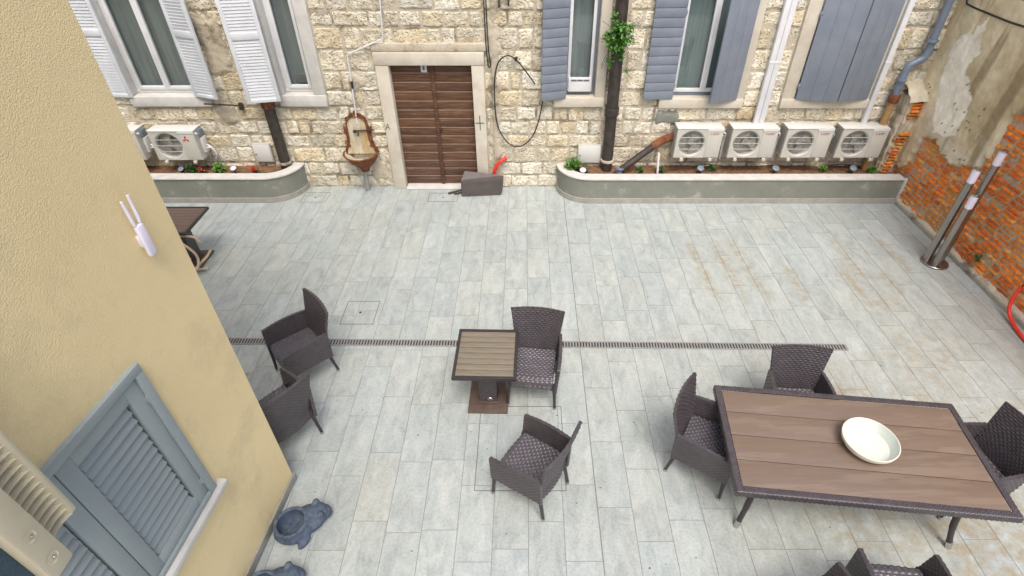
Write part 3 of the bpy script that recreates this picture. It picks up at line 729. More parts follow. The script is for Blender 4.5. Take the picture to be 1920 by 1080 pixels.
# ---- planters ---------------------------------------------------------------------
def planter(name, path, soil_poly, label, close_end=None):
    """path runs along the OUTER face; inner face lies to its left"""
    root = empty(name, (path[len(path) // 2][0], path[len(path) // 2][1], 0), label, 'planter', 'concrete planters along the stone wall')
    P = [Vector((a, b, 0)) for a, b in path]; N = []
    for i in range(len(P)):
        t = (P[min(i + 1, len(P) - 1)] - P[max(i - 1, 0)]).normalized(); N.append(Vector((-t.y, t.x, 0)))
    def sweep(n, m, prof):
        bm = NB(); rows = []
        for p, nn in zip(P, N): rows.append([bm.verts.new(p + nn * a + Vector((0, 0, z))) for a, z in prof])
        for r0, r1 in zip(rows, rows[1:]):
            for k in range(len(prof)): bm.faces.new((r0[k], r1[k], r1[(k + 1) % len(prof)], r0[(k + 1) % len(prof)]))
        bm.faces.new(rows[0]); bm.faces.new(rows[-1][::-1]); bmesh.ops.recalc_face_normals(bm, faces=bm.faces)
        return obj(n, bm, m, root, sharp=30)
    sweep('planter_wall', 'cement', [(0, .003), (0, .455), (.165, .455), (.165, .003)])
    sweep('coping', 'white_stone', [(-.016, .458), (-.02, .464), (-.02, .486), (-.012, .492), (.175, .492), (.18, .486), (.18, .458)])
    sweep('skirting', 'skirt_tile', [(-.014, .002), (-.014, .098), (-.010, .102), (-.001, .102), (-.001, .002)])
    bm = NB(); x0, x1, y0, y1 = soil_poly
    n = int((x1 - x0) / .05)
    # the soil sheet follows the curved front wall
    def front(x):
        Q = [p + nn * .1 for p, nn in zip(P, N)]
        for q0, q1 in zip(Q, Q[1:]):
            if q0.x <= x <= q1.x: return q0.y + (q1.y - q0.y) * (x - q0.x) / max(1e-6, q1.x - q0.x)
        return 8.74 if Q[0].x < x < Q[-1].x else y1 - .02
    grid(bm, n, 10, lambda u, v: (x0 + (x1 - x0) * u, front(x0 + (x1 - x0) * u) * (1 - v) + y1 * v, .40 + .03 * v + fbm(u * (x1 - x0) * 6, v * 3, 2, 4) * .022))
    obj('soil', bm, 'soil', root, sharp=80)
    return root
arc = lambda cx, cy, r, a0, a1, n=14: [(cx + r * math.cos(R(a0 + (a1 - a0) * i / n)), cy + r * math.sin(R(a0 + (a1 - a0) * i / n))) for i in range(n + 1)]
planter('planter', arc(1.15, 9.17, .56, 178, 270) + [(x, 8.61) for x in [1.4 + i * .5 for i in range(11)]] + [(XR - .05, 8.61)], (.66, XR - .02, 8.7, YW + .01), 'long grey concrete planter with white coping under four air conditioners')
planter('planter', [(-9.2, 8.63)] + [(-9 + i * .5, 8.63) for i in range(9)] + arc(-4.64, 9.21, .58, 270, 362), (-9.2, -4.12, 8.7, YW + .01), 'grey concrete planter with rounded end, left of the wall fountain')
bm = NB(); cbox(bm, (XR - .03, 8.605, .25), (.05, .06, .49), .004); tag(obj('wall_pilaster', bm, 'white_stone', loc=(XR - .03, 8.6, 0)), 'pale cement strip where the right planter meets the brick wall', 'pilaster')

# ---- drain and covers ----------------------------------------------------------------
def build_drain():
    r = empty('drain_channel', (-.1, 5.04, 0), 'long slotted steel drain grate crossing the tiled floor', 'drain')
    a = math.atan2(4.976 - 5.10, 4.11 + 4.6); M = Matrix.Translation((-.1, 5.035, 0)) @ Matrix.Rotation(a, 4, 'Z'); Lh = 4.21
    bm = NB(); box(bm, -5, Lh, -.05, .05, .001, .003, M=M); obj('channel', bm, 'dark', r)
    bm = NB()
    for s in (-1, 1): box(bm, -5, Lh, s * .052 - .008, s * .052 + .008, .0012, .009, .001, M=M)
    box(bm, Lh - .006, Lh + .010, -.043, .043, .0012, .009, M=M)
    x = -4.99
    while x < Lh - .02:
        box(bm, x, x + .019, -.0435, .0435, .0035, .008, M=M @ Matrix.Translation((x, 0, 0)) @ Matrix.Rotation(R(0), 4, 'Z') @ Matrix.Translation((-x, 0, 0))); x += .037
    obj('grate', bm, 'drain_steel', r, smooth=False)
build_drain()
def cover(c, w, d, label, m=.008):
    r = empty('manhole_cover', (*c, 0), label, 'manhole cover', 'tiled access covers')
    bm = NB(); x0, x1, y0, y1 = c[0] - w / 2, c[0] + w / 2, c[1] - d / 2, c[1] + d / 2
    for q in ((x0, x1, y0, y0 + m), (x0, x1, y1 - m, y1), (x0, x0 + m, y0 + m, y1 - m), (x1 - m, x1, y0 + m, y1 - m)): box(bm, *q, .0008, .0028)
    obj('frame', bm, 'fan_grey', r, smooth=False)
    bm = NB(); lathe(bm, [(0, .0008), (.016, .0008), (.016, .004), (0, .004)], (c[0], c[1], 0), 14); obj('lifting_hole', bm, 'dark', r)
cover((-2.27, 5.65), .45, .48, 'square tiled manhole cover beside the drain, nearest the wicker chairs on the left')
cover((-3.83, 8.82), .46, .36, 'small tiled manhole cover by the rounded end of the left planter')
cover((-1.50, 8.82), .54, .32, 'small tiled manhole cover in front of the wooden door')
cover((-.05, 3.50), .92, 1.06, 'large tiled access cover under the chair in the middle of the floor', .007)

# ================================================================ OBJECTS
# ---- air conditioners -----------------------------------------------------------------
def diamonds(bm, c, s, y):
    """three rhombi meeting in a point"""
    for a in (90, 210, 330):
        d = Vector((math.cos(R(a)), math.sin(R(a)))); e = Vector((-d.y, d.x)); p = Vector((c[0], c[1]))
        pts = [p, p + d * s * .5 + e * s * .29, p + d * s, p + d * s * .5 - e * s * .29]
        prism(bm, [(q.x, q.y) for q in pts], lambda u, v, dd: (u, y - dd, v), 0, .002)
def text_mesh(name, body, size, M, m, parent):
    cu = bpy.data.curves.new(name, 'FONT'); cu.body = body; cu.size = size; cu.extrude = .0008; cu.align_x = 'LEFT'
    t = bpy.data.objects.new(name, cu); C.objects.link(t); dg = bpy.context.evaluated_depsgraph_get()
    me = bpy.data.meshes.new_from_object(t.evaluated_get(dg)); bpy.data.objects.remove(t)
    bm = NB(); bm.from_mesh(me); bpy.data.meshes.remove(me); bmesh.ops.transform(bm, matrix=M, verts=bm.verts)
    return obj(name, bm, m, parent, smooth=False)
def make_ac(c, label, group, big_logo=False):
    """front faces -Y; c = (x centre, y front, z bottom)"""
    X, Y, Z = c; w, d, h = .78, .27, .535
    r = empty('air_conditioner', (X, Y + d / 2, Z), label, 'air conditioner', group)
    fx, fz, fr = X - .115, Z + .262, .215
    bm = NB()   # casing with round fan opening
    n = 48; x0, x1, z0, z1 = X - w / 2, X + w / 2, Z, Z + h - .012
    ring = [(fx + fr * math.cos(2 * PI * k / n), fz + fr * math.sin(2 * PI * k / n)) for k in range(n)]
    def onrect(a):
        dx, dz = math.cos(a), math.sin(a); t = 9
        if dx > 1e-6: t = min(t, (x1 - fx) / dx)
        if dx < -1e-6: t = min(t, (x0 - fx) / dx)
        if dz > 1e-6: t = min(t, (z1 - fz) / dz)
        if dz < -1e-6: t = min(t, (z0 - fz) / dz)
        return (fx + dx * t, fz + dz * t)
    angs = sorted([2 * PI * k / n for k in range(n)] + [math.atan2(zz - fz, xx - fx) % (2 * PI) for xx in (x0, x1) for zz in (z0, z1)])
    V = []
    for a in angs:
        o_ = onrect(a); i_ = (fx + fr * math.cos(a), fz + fr * math.sin(a)); e_ = (fx + (fr + .02) * math.cos(a), fz + (fr + .02) * math.sin(a))
        V.append([bm.verts.new((o_[0], Y + d, o_[1])), bm.verts.new((o_[0], Y, o_[1])), bm.verts.new((e_[0], Y, e_[1])), bm.verts.new((i_[0], Y + .018, i_[1])), bm.verts.new((i_[0], Y + .09, i_[1]))])
    for k in range(len(angs)):
        a, b = V[k], V[(k + 1) % len(angs)]
        for j in range(4): bm.faces.new((a[j], b[j], b[j + 1], a[j + 1]))
    bm.faces.new([v[0] for v in V]); bmesh.ops.remove_doubles(bm, verts=bm.verts, dist=1e-5); bmesh.ops.recalc_face_normals(bm, faces=bm.faces)
    # front service panel, slightly proud
    box(bm, X + .135, x1 - .002, Y - .008, Y + .004, Z + .008, z1 - .05, .003)
    obj('casing', bm, 'ac_shell', r)
    bm = NB(); box(bm, x0 - .008, x1 + .008, Y - .010, Y + d + .006, z1 + .001, Z + h, .005); box(bm, X + .12, x1 + .006, Y - .012, Y + .02, z1 - .045, z1, .003)
    obj('top_cover', bm, 'ac_top', r)
    bm = NB(); lathe(bm, [(0, .091), (fr + .003, .091)], n=32, M=Matrix.Translation((fx, Y, fz)) @ Matrix.Rotation(R(-90), 4, 'X')); obj('fan_recess', bm, 'recess_grey', r)
    bm = NB(); lathe(bm, [(0, 0), (.05, .004), (.06, .03)], n=20, M=Matrix.Translation((fx, Y + .035, fz)) @ Matrix.Rotation(R(-90), 4, 'X'))
    a0 = random.Random(int(X * 77)).uniform(0, 2)
    for k in range(3):
        def bl(u, v):
            rr = .05 + .155 * u; a = a0 + 2 * PI * k / 3 + (v - .5) * (1.0 + .35 * u); return (fx + rr * math.cos(a), Y + .045 + .03 * v, fz + rr * math.sin(a))
        grid(bm, 6, 6, bl)
    obj('fan', bm, 'fan_blade', r)
    bm = NB()
    for k in (-1, 0, 1): tube(bm, [(fx - fr * .99, Y + .006, fz + k * .105), (fx + fr * .99, Y + .006, fz + k * .105)], .0055, 6)
    for k in range(3): lathe(bm, [(.07 * (k + 1) - .0012, .0), (.07 * (k + 1) + .0012, 0)], n=36, M=Matrix.Translation((fx, Y + .012, fz)) @ Matrix.Rotation(R(-90), 4, 'X'))
    obj('fan_guard', bm, 'ac_shell', r)
    # louvred left side: dark intake with grid of bars
    if not big_logo:
        bm = NB(); box(bm, x0 - .003, x0 - .001, Y + .03, Y + d - .02, Z + .03, z1 - .03, mi=1)
        for i in range(5): yy = Y + .03 + i * (d - .05) / 4; box(bm, x0 - .010, x0 - .0032, yy - .005, yy + .005, Z + .025, z1 - .025)
        for i in range(13): zz = Z + .03 + i * (h - .072) / 12; box(bm, x0 - .0085, x0 - .0031, Y + .03, Y + d - .02, zz - .005, zz + .005)
        obj('side_grille', bm, ['ac_shell', 'dark'], r, smooth=False)
        bm = NB(); diamonds(bm, (X + .185, Z + .437), .022, Y - .0085); obj('emblem', bm, 'red_logo', r, smooth=False)
        Mx = Matrix.Translation((X + .213, Y - .009, Z + .441)) @ Matrix.Rotation(R(90), 4, 'X')
        text_mesh('lettering', 'MITSUBISHI', .024, Mx, 'red_logo', r)
        text_mesh('lettering', 'ELECTRIC', .024, Matrix.Translation((0, 0, -.022)) @ Mx, 'dark_letter', r)
    else:
        bm = NB(); diamonds(bm, (X + .225, Z + .385), .066, Y - .0085); obj('emblem', bm, 'red_logo', r, smooth=False)
        bm = NB(); box(bm, x1 + .001, x1 + .05, Y + .10, Y + d - .03, Z + .09, Z + .36, .012); tube(bm, [(x1, Y + .05, z1 - .06), (x1 + .04, Y + .05, z1 - .06)], .02, 12)
        vb = obj('valve_cover', bm, 'ac_top', r)
        bm = NB(); box(bm, x1 + .0012, x1 + .035, Y + .12, Y + d - .02, Z + .362, z1 - .03, .004); obj('terminal_block', bm, 'grey_pipe', vb)
        for k in range(2): bm = NB(); tube(bm, spline([(x1 + .05, Y + .16 + k * .03, Z + .16 + k * .05), (x1 + .13, Y + .17, Z + .15), (x1 + .15, Y + .2, Z + .0), (x1 + .08 + k * .03, Y + .26, Z - .12)], 5), .014, 8); obj('refrigerant_pipe', bm, 'white_pvc', r)
    for s in (-.25, .25):
        bm = NB(); box(bm, X + s - .02, X + s + .02, Y - .03, Y + d + .12, Z - .035, Z - .002, .003); box(bm, X + s - .03, X + s + .03, Y - .045, Y - .012, Z - .05, Z - .001, .006)
        obj('bracket', bm, 'ac_shell', r)
    return r
acr = [('first beside the slanted dark pipe', 2.985), ('second from the slanted dark pipe', 3.925), ('third from the slanted dark pipe', 4.86), ('last, next to the brick corner pier', 5.80)]
for t, x in acr: make_ac((x, 8.92, .735), 'white outdoor air conditioner above the right planter, ' + t, 'air conditioners above the right planter')
for x in (3.455, 4.395, 5.33):
    bm = NB(); tube(bm, spline([(x - .09, 9.12, 1.12), (x - .03, 9.06, 1.14), (x + .02, 9.06, 1.10), (x + .03, 9.12, .95), (x + .05, 9.16, .6)], 5), .014, 8)
    tag(obj('refrigerant_hose', bm, 'white_pvc', loc=(x, 9.1, .6)), {3.455: 'white insulated hose between the first and second right air conditioners', 4.395: 'white insulated hose between the second and third right air conditioners', 5.33: 'white insulated hose between the third and last right air conditioners'}[x], 'hose', 'hoses between the air conditioners')
bm = NB(); tube(bm, spline([(2.5, 9.0, .45), (2.9, 9.05, .47), (3.3, 9.10, .52), (3.9, 9.06, .46), (4.5, 9.10, .50), (5.1, 9.05, .46), (5.7, 9.1, .52), (6.1, 9.06, .46)], 8), .008, 6)
tag(obj('cable', bm, 'black_rubber', loc=(4.2, 9.05, .45)), 'thin black cable lying on the soil under the four air conditioners', 'cable')
make_ac((-6.055, 8.92, .69), 'white outdoor air conditioner with red three diamond emblem above left planter', 'air conditioners above the left planter', True)
make_ac((-7.05, 8.92, .69), 'air conditioner partly hidden by the yellow house, above left planter', 'air conditioners above the left planter', True)

# near air conditioner end panel, held on the yellow wall close to the viewer
def near_ac():
    r = empty('air_conditioner', (-2.25, 1.13, 2.66), 'beige air conditioner with curved louvres fixed to the yellow wall', 'air conditioner')
    X0 = -2.0
    bm = NB(); box(bm, -2.46, X0 - .09, 1.0, 1.262, 2.66, 3.75, .01); obj('casing', bm, 'beige_plastic', r)
    bm = NB(); box(bm, X0 - .11, X0 + .0, 1.258, 1.288, 2.70, 3.75, .010); obj('front_rail', bm, 'beige_plastic', r)
    bm = NB(); box(bm, X0 - .06, X0 + .03, 1.012, 1.135, 2.585, 3.75, .016); rl = obj('rear_rail', bm, 'beige_plastic', r)
    for z in (2.69, 2.86):
        bm = NB(); lathe(bm, [(.030, .001), (.026, .0015), (.016, -.004), (.006, -.005)], n=20, M=Matrix.Translation((X0 + .031, 1.07, z)) @ Matrix.Rotation(R(90), 4, 'Y'))
        sr = obj('screw_recess', bm, 'beige_plastic', rl)
    for z in (2.69, 2.86):
        bm = NB(); lathe(bm, [(0, .004), (.008, .004), (.009, .0)], n=10, M=Matrix.Translation((X0 + .0315, 1.075, z - .005)) @ Matrix.Rotation(R(90), 4, 'Y'))
        obj('screw', bm, 'steel', rl)
    def arcpt(u, dep): return (X0 - .005 - dep * math.sin(PI * u) ** .8, 1.135 + .125 * u)
    bm = NB()
    grid(bm, 14, 2, lambda u, v: (*arcpt(u, .075), 2.70 + 1.05 * v)); obj('trough', bm, 'beige_plastic', r)
    bm = NB(); n = 26
    for i in range(n):
        z = 2.70 + i * .042
        def fin(u, v):
            a = arcpt(u, .078); b = arcpt(u, .030); return (a[0] + (b[0] - a[0]) * v, a[1], z - .016 * v * math.sin(PI * u))
        grid(bm, 14, 3, fin); grid(bm, 14, 3, lambda u, v: (fin(u, v)[0], fin(u, v)[1], fin(u, v)[2] - .004))
        grid(bm, 14, 1, lambda u, v: (fin(u, 1)[0], fin(u, 1)[1], fin(u, 1)[2] - .004 * v))
    obj('louvres', bm, 'beige_plastic', r)
    bm = NB(); box(bm, X0 - .10, X0 - .02, .80, 1.010, 2.60, 3.7); obj('coil', bm, 'coil', r)
near_ac()

# ---- wall sensor with two antennas -----------------------------------------------------
r = empty('wireless_antenna', yp(.315, .05, 3.05), 'white wireless unit with two antennas on the yellow wall', 'antenna')
bm = NB(); vs = ybox(bm, .285, .345, .032, .066, 3.02, 3.24, .014); obj('body', bm, 'lilac_white', r)
bm = NB(); ybox(bm, .30, .33, .001, .031, 3.08, 3.16, .006); obj('bracket', bm, 'lilac_white', r)
bm = NB()
tube(bm, [yp(.293, .049, 3.242), yp(.288, .049, 3.28), yp(.284, .049, 3.42)], [.009, .011, .008], 10)
obj('antenna', bm, 'lilac_white', r)
bm = NB(); tube(bm, [yp(.337, .049, 3.242), yp(.341, .049, 3.28), yp(.346, .049, 3.41)], [.009, .011, .008], 10); obj('antenna', bm, 'lilac_white', r)

# ---- pipes, ducts and cables on the stone wall -------------------------------------------
def collar(bm, x, y, z, r0, h=.06, mi=0): lathe(bm, [(r0 - .005, -h / 2), (r0 + .018, -h / 2), (r0 + .022, -h / 2 + .01), (r0 + .022, h / 2 - .01), (r0 + .018, h / 2), (r0 - .005, h / 2)], (x, y, z), 24, mi)
r = empty('downpipe', (1.47, 9.10, .42), 'dark iron drainpipe with a bright green plant growing from it', 'pipe')
bm = NB(); tube(bm, [(1.47, 9.10, .42), (1.465, 9.10, 1.45), (1.455, 9.10, 3.6)], .098, 24); obj('shaft', bm, 'iron', r)
bm = NB(); collar(bm, 1.465, 9.10, 1.50, .098, .14); obj('joint', bm, 'iron', r)
bm = NB(); collar(bm, 1.47, 9.10, .60, .098, .05); obj('base_collar', bm, 'mortar', r)
r = empty('downpipe', (-4.36, 9.09, .42), 'dark iron drainpipe below the white shutter beside the left planter', 'pipe')
bm = NB(); tube(bm, [(-4.34, 9.125, .42), (-4.34, 9.125, 3.6)], .092, 24); obj('shaft', bm, 'iron', r)
bm = NB(); collar(bm, -4.34, 9.125, 1.62, .092, .13); obj('joint', bm, 'rust', r)
bm = NB(); collar(bm, -4.34, 9.125, .55, .092, .045); obj('base_collar', bm, 'mortar', r)
# climbing plant
pl = empty('climbing_plant', (1.42, 9.0, 2.8), 'bright green leafy plant rooted on the dark drainpipe', 'plant')
rg = random.Random(2); bm = NB()
for c, rd, n in (((1.42, 8.93, 2.83), (.15, .10, .13), 210), ((1.28, 8.94, 2.72), (.12, .08, .10), 110), ((1.52, 8.93, 2.70), (.15, .09, .13), 190), ((1.40, 8.93, 2.60), (.15, .09, .11), 150), ((1.34, 8.96, 3.02), (.05, .05, .14), 45), ((1.50, 8.95, 2.46), (.06, .05, .10), 40), ((1.33, 8.96, 2.33), (.05, .04, .12), 26), ((1.62, 8.96, 2.86), (.06, .05, .07), 26), ((1.60, 8.96, 2.22), (.04, .04, .05), 10)):
    leaf_cluster(bm, c, rd, n, .05, rg, droop=.3)
obj('foliage', bm, 'leaf', pl)
bm = NB()
for k in range(16):
    a = rg.uniform(-.2, .2); e = (1.42 + a * 1.2 + rg.uniform(-.05, .05), 8.94 + rg.uniform(-.05, .05), rg.uniform(2.2, 3.1)); tube(bm, spline([(1.42, 9.0, 2.72), (1.42 + a * .7, 8.93, (2.78 + e[2]) / 2), e], 4), .004, 5)
obj('stem', bm, 'leaf_dark', pl)
# slanted pipe
r = empty('drain_pipe', (1.72, 8.95, .42), 'dark slanted pipe running down into the right planter', 'pipe')
bm = NB(); tube(bm, [(1.70, 8.93, .49), (2.27, 9.06, .90)], .062, 18); obj('shaft', bm, 'iron', r)
bm = NB(); tube(bm, spline([(2.24, 9.055, .88), (2.36, 9.08, .965), (2.50, 9.12, 1.01), (2.66, 9.16, 1.04)], 5), .07, 18); obj('elbow', bm, 'rust', r)
bm = NB(); tube(bm, [(1.68, 8.92, .40), (1.68, 8.92, .545)], .058, 18); collar(bm, 1.68, 8.92, .53, .056, .03); obj('socket', bm, 'grey_pipe', r)
bm = NB(); tube(bm, [(2.345, 8.98, .80), (2.36, 8.90, .43)], .02, 10); tag(obj('waste_pipe', bm, 'white_pvc', loc=(2.36, 8.9, .43)), 'thin white waste pipe ending in the planter soil', 'pipe')
# grey corner pipe
r = empty('downpipe', (6.2, 9.1, .42), 'blue grey plastic drainpipe with elbow in the right corner above a clay pipe', 'pipe')
bm = NB(); tube(bm, [(6.37, 9.1, 3.6), (6.375, 9.1, 2.50)] + spline([(6.375, 9.1, 2.45), (6.35, 9.1, 2.36), (6.26, 9.1, 2.30), (6.18, 9.1, 2.25), (6.15, 9.1, 2.15)], 4) + [(6.15, 9.1, 1.78)], .056, 20); gp_ = obj('shaft', bm, 'grey_pipe', r)
bm = NB(); collar(bm, 6.373, 9.1, 2.62, .056, .05); obj('joint', bm, 'grey_pipe', r)
bm = NB(); collar(bm, 6.15, 9.1, 2.02, .056, .05); obj('joint', bm, 'grey_pipe', r)
bm = NB(); collar(bm, 6.15, 9.1, 1.72, .060, .14); obj('rusty_collar', bm, 'rust', r)
bm = NB(); tube(bm, [(6.15, 9.1, 1.66), (6.15, 9.1, .42)], .06, 20); obj('clay_section', bm, 'clay_pipe', r)
# white ducts
def duct(x0, x1, zb, label):
    r = empty('cable_duct', ((x0 + x1) / 2, YW - .05, zb), label, 'duct', 'white cable ducts')
    n = 2 if x1 - x0 > .15 else 1; w = (x1 - x0) / n
    for k in range(n):
        bm = NB(); box(bm, x0 + k * w + .002, x0 + (k + 1) * w - .002, YW - .085, YW - .01, zb, 3.6, .006); obj('trunking', bm, 'white_pvc', r)
    bm = NB(); box(bm, x0 - .003, x1 + .003, YW - .089, YW - .01, 2.26, 2.30, .002); obj('coupling', bm, 'white_pvc', r)
duct(3.93, 4.115, 1.27, 'double white cable duct between the grey shuttered windows')
duct(5.80, 5.89, 1.27, 'single white cable duct beside the closed grey shutters')
# thin white water pipe to the fountain
r = empty('water_pipe', (-2.92, YW - .06, 1.3), 'thin white water pipe leading down the stones to the fountain', 'pipe')
bm = NB(); tube(bm, [(-2.165, YW - .06, 3.6), (-2.235, YW - .06, 2.66), (-2.25, YW - .06, 2.63), (-2.83, YW - .06, 2.41), (-2.85, YW - .06, 2.38), (-2.86, YW - .06, 2.1), (-2.91, YW - .06, 1.25)], .012, 10); obj('tube', bm, 'white_pvc', r)
bm = NB(); tube(bm, [(-2.862, YW - .06, 1.98), (-2.868, YW - .06, 1.86)], .019, 10); obj('tape', bm, 'dark', r)
# black cable loop + vertical cables
bm = NB(); tube(bm, spline([(.16, YW - .06, 1.93), (.02, YW - .06, 2.12), (-.14, YW - .08, 2.31), (-.30, YW - .06, 2.38), (-.46, YW - .05, 2.22), (-.52, YW - .05, 1.75), (-.46, YW - .05, 1.15), (-.20, YW - .07, .84), (.10, YW - .05, .98), (.27, YW - .05, 1.5), (.305, YW - .05, 2.2), (.31, YW - .05, 3.6)], 8), .011, 8)
cbox(bm, (-.15, YW - .07, 2.33), (.05, .05, .06), .01); tag(obj('cable_loop', bm, 'black_rubber', loc=(0, YW - .05, 1.6)), 'black cable hanging in a long loop on the stone wall', 'cable')
bm = NB(); tube(bm, spline([(-.60, YW - .05, 3.6), (-.595, YW - .05, 2.9), (-.585, YW - .055, 2.45), (-.56, YW - .05, 2.24), (-.60, YW - .05, 2.22), (-.625, YW - .05, 2.6), (-.63, YW - .05, 3.6)], 6), .009, 7)
tag(obj('cable', bm, 'black_rubber', loc=(-.6, YW - .05, 2.5)), 'dark cable running down right beside the door lintel', 'cable')
bm = NB(); tube(bm, [(-.535, YW - .045, 2.2), (-.54, YW - .045, .5)], .012, 8); tag(obj('conduit', bm, 'mortar', loc=(-.54, YW - .045, .5)), 'thin pale conduit between the door jamb and the cable loop', 'pipe')
bm = NB(); tube(bm, spline([(-.56, YW - .10, .03), (-.575, YW - .09, .25), (-.54, YW - .10, .44), (-.45, YW - .09, .56), (-.34, YW - .03, .60)], 6), .032, 14)
tag(obj('conduit_stub', bm, 'red_hose', loc=(-.56, YW - .1, 0)), 'short curved red conduit sticking out beside the door', 'conduit')
bm = NB(); tube(bm, [(-.40, YW - .06, 3.4), (-.40, YW - .06, 3.08)], .014, 8); tube(bm, [(-.26, YW - .06, 3.25), (-.255, YW - .06, 3.10)], .012, 8); cbox(bm, (-.33, YW - .06, 3.26), (.2, .05, .03), .004)
tag(obj('wall_bracket', bm, 'iron', loc=(-.33, YW - .06, 3.2)), 'dark iron bracket high on the wall right of the door', 'bracket')
bm = NB(); tube(bm, [(-5.34, YW - .22, 1.66), (-4.86, YW - .03, 1.56)], .014, 8); cbox(bm, (-4.83, YW - .04, 1.55), (.07, .04, .12), .006)
tag(obj('iron_stay', bm, 'iron', loc=(-4.83, YW - .04, 1.55)), 'rusty iron stay rod below the white shutters', 'bracket')
def panel(x0, x1, z0, z1, label):
    r = empty('meter_cabinet', ((x0 + x1) / 2, YW - .06, z0), label, 'cabinet', 'small white meter cabinets')
    bm = NB(); box(bm, x0, x1, YW - .055, YW + .01, z0, z1, .004); obj('box', bm, 'ac_shell', r)
    bm = NB(); box(bm, x0 + .015, x1 - .015, YW - .066, YW - .0555, z0 + .015, z1 - .015, .003); dr = obj('door', bm, 'ac_top', r)
    bm = NB(); lathe(bm, [(0, .006), (.012, .006), (.012, 0)], n=12, M=Matrix.Translation((x0 + .04, YW - .066, (z0 + z1) / 2 - .02)) @ Matrix.Rotation(R(90), 4, 'X')); obj('lock', bm, 'dark', dr)
panel(.94, 1.36, .51, .86, 'white meter cabinet behind the curved end of the right planter')
panel(-4.87, -4.55, .53, .88, 'white meter cabinet left of the iron drainpipe by the left planter')

# ---- fountain ------------------------------------------------------------------------------
def fountain():
    X, Y = -2.93, YW - .05
    r = empty('wall_fountain', (X, Y, .35), 'rusty cast iron wall fountain with stained enamel basin', 'fountain')
    zt = 1.37
    half = [(.0, zt + .10), (.02, zt + .085), (.03, zt + .055), (.09, zt + .045), (.125, zt + .01), (.165, zt - .02), (.175, zt - .07), (.19, zt - .15), (.20, zt - .20), (.245, zt - .17), (.24, zt - .24), (.22, zt - .30), (.215, zt - .38), (.235, zt - .44), (.225, zt - .50), (.27, zt - .56), (.30, zt - .66)]
    out = [(X + a, z) for a, z in half] + [(X - a, z) for a, z in half[::-1][:-1]]
    bm = NB(); prism(bm, out, lambda a, z, d: (a, Y + d, z), 0, .05); bp_ = obj('back_plate', bm, 'rust', r)
    bm = NB()   # enamel niche panel standing just proud of the plate
    h2 = [(X + .17 * math.cos(R(a)), zt - .13 + .14 * math.sin(R(a))) for a in range(0, 181, 15)]
    pan = [(X + .262, zt - .67), (X + .24, zt - .57), (X + .195, zt - .50), (X + .175, zt - .38), (X + .172, zt - .13)] + h2 + [(X - .172, zt - .13), (X - .175, zt - .38), (X - .195, zt - .50), (X - .24, zt - .57), (X - .262, zt - .67)]
    prism(bm, pan, lambda a, z, d: (a, Y + d, z), -.008, .0); obj('enamel_panel', bm, 'enamel', r)
    bm = NB(); tube(bm, [(a, Y - .012, z) for a, z in pan], .014, 8)
    for s in (-1, 1):
        for (dx, dz, rr) in ((.215, .46, .035), (.195, .52, .022), (.22, .27, .022), (.15, .02, .02), (.06, -.05, .02)):
            tube(bm, [(X + s * dx + rr * math.cos(k * PI / 5), Y - .012, zt - dz + rr * math.sin(k * PI / 5)) for k in range(11)], .009, 6, caps=False)
    obj('ornament', bm, 'rust', r)
    # half-round basin
    def basin(prof, n=28):
        bm = NB(); V = []
        for k in range(n + 1):
            a = PI + PI * k / n; V.append([bm.verts.new((X + rx * math.cos(a), Y + .005 + ry * math.sin(a), z)) for rx, ry, z in prof])
        for a, b in zip(V, V[1:]):
            for j in range(len(prof) - 1): bm.faces.new((a[j], b[j], b[j + 1], a[j + 1]))
        return bm
    zb = .74
    bm = basin([(.292, .372, zb), (.312, .395, zb + .014), (.325, .41, zb), (.31, .385, zb - .03), (.285, .35, zb - .06), (.25, .29, zb - .14), (.17, .17, zb - .24), (.10, .10, zb - .31), (.085, .085, zb - .34), (.075, .075, zb - .38), (.0, .0, zb - .40)]); obj('basin', bm, 'rust', r)
    bm = basin([(.294, .374, zb + .001), (.275, .345, zb - .03), (.21, .25, zb - .10), (.12, .14, zb - .15), (0, 0, zb - .16)]); obj('basin_lining', bm, 'enamel', r)
    bm = NB(); tube(bm, [(X - .06, Y - .03, zt - .24), (X + .30, Y - .03, zt - .22)], .012, 8); tube(bm, spline([(X + .03, Y - .02, zt - .24), (X + .03, Y - .10, zt - .24), (X + .03, Y - .12, zt - .30)], 4), .014, 8); cbox(bm, (X - .04, Y - .045, zt - .24), (.05, .05, .04), .008)
    obj('tap', bm, 'iron', r)
    bm = NB(); tube(bm, [(X + .0, Y - .04, .36), (X + .0, Y - .07, .002)], .042, 16); obj('waste_pipe', bm, 'drain_steel', r)
fountain()

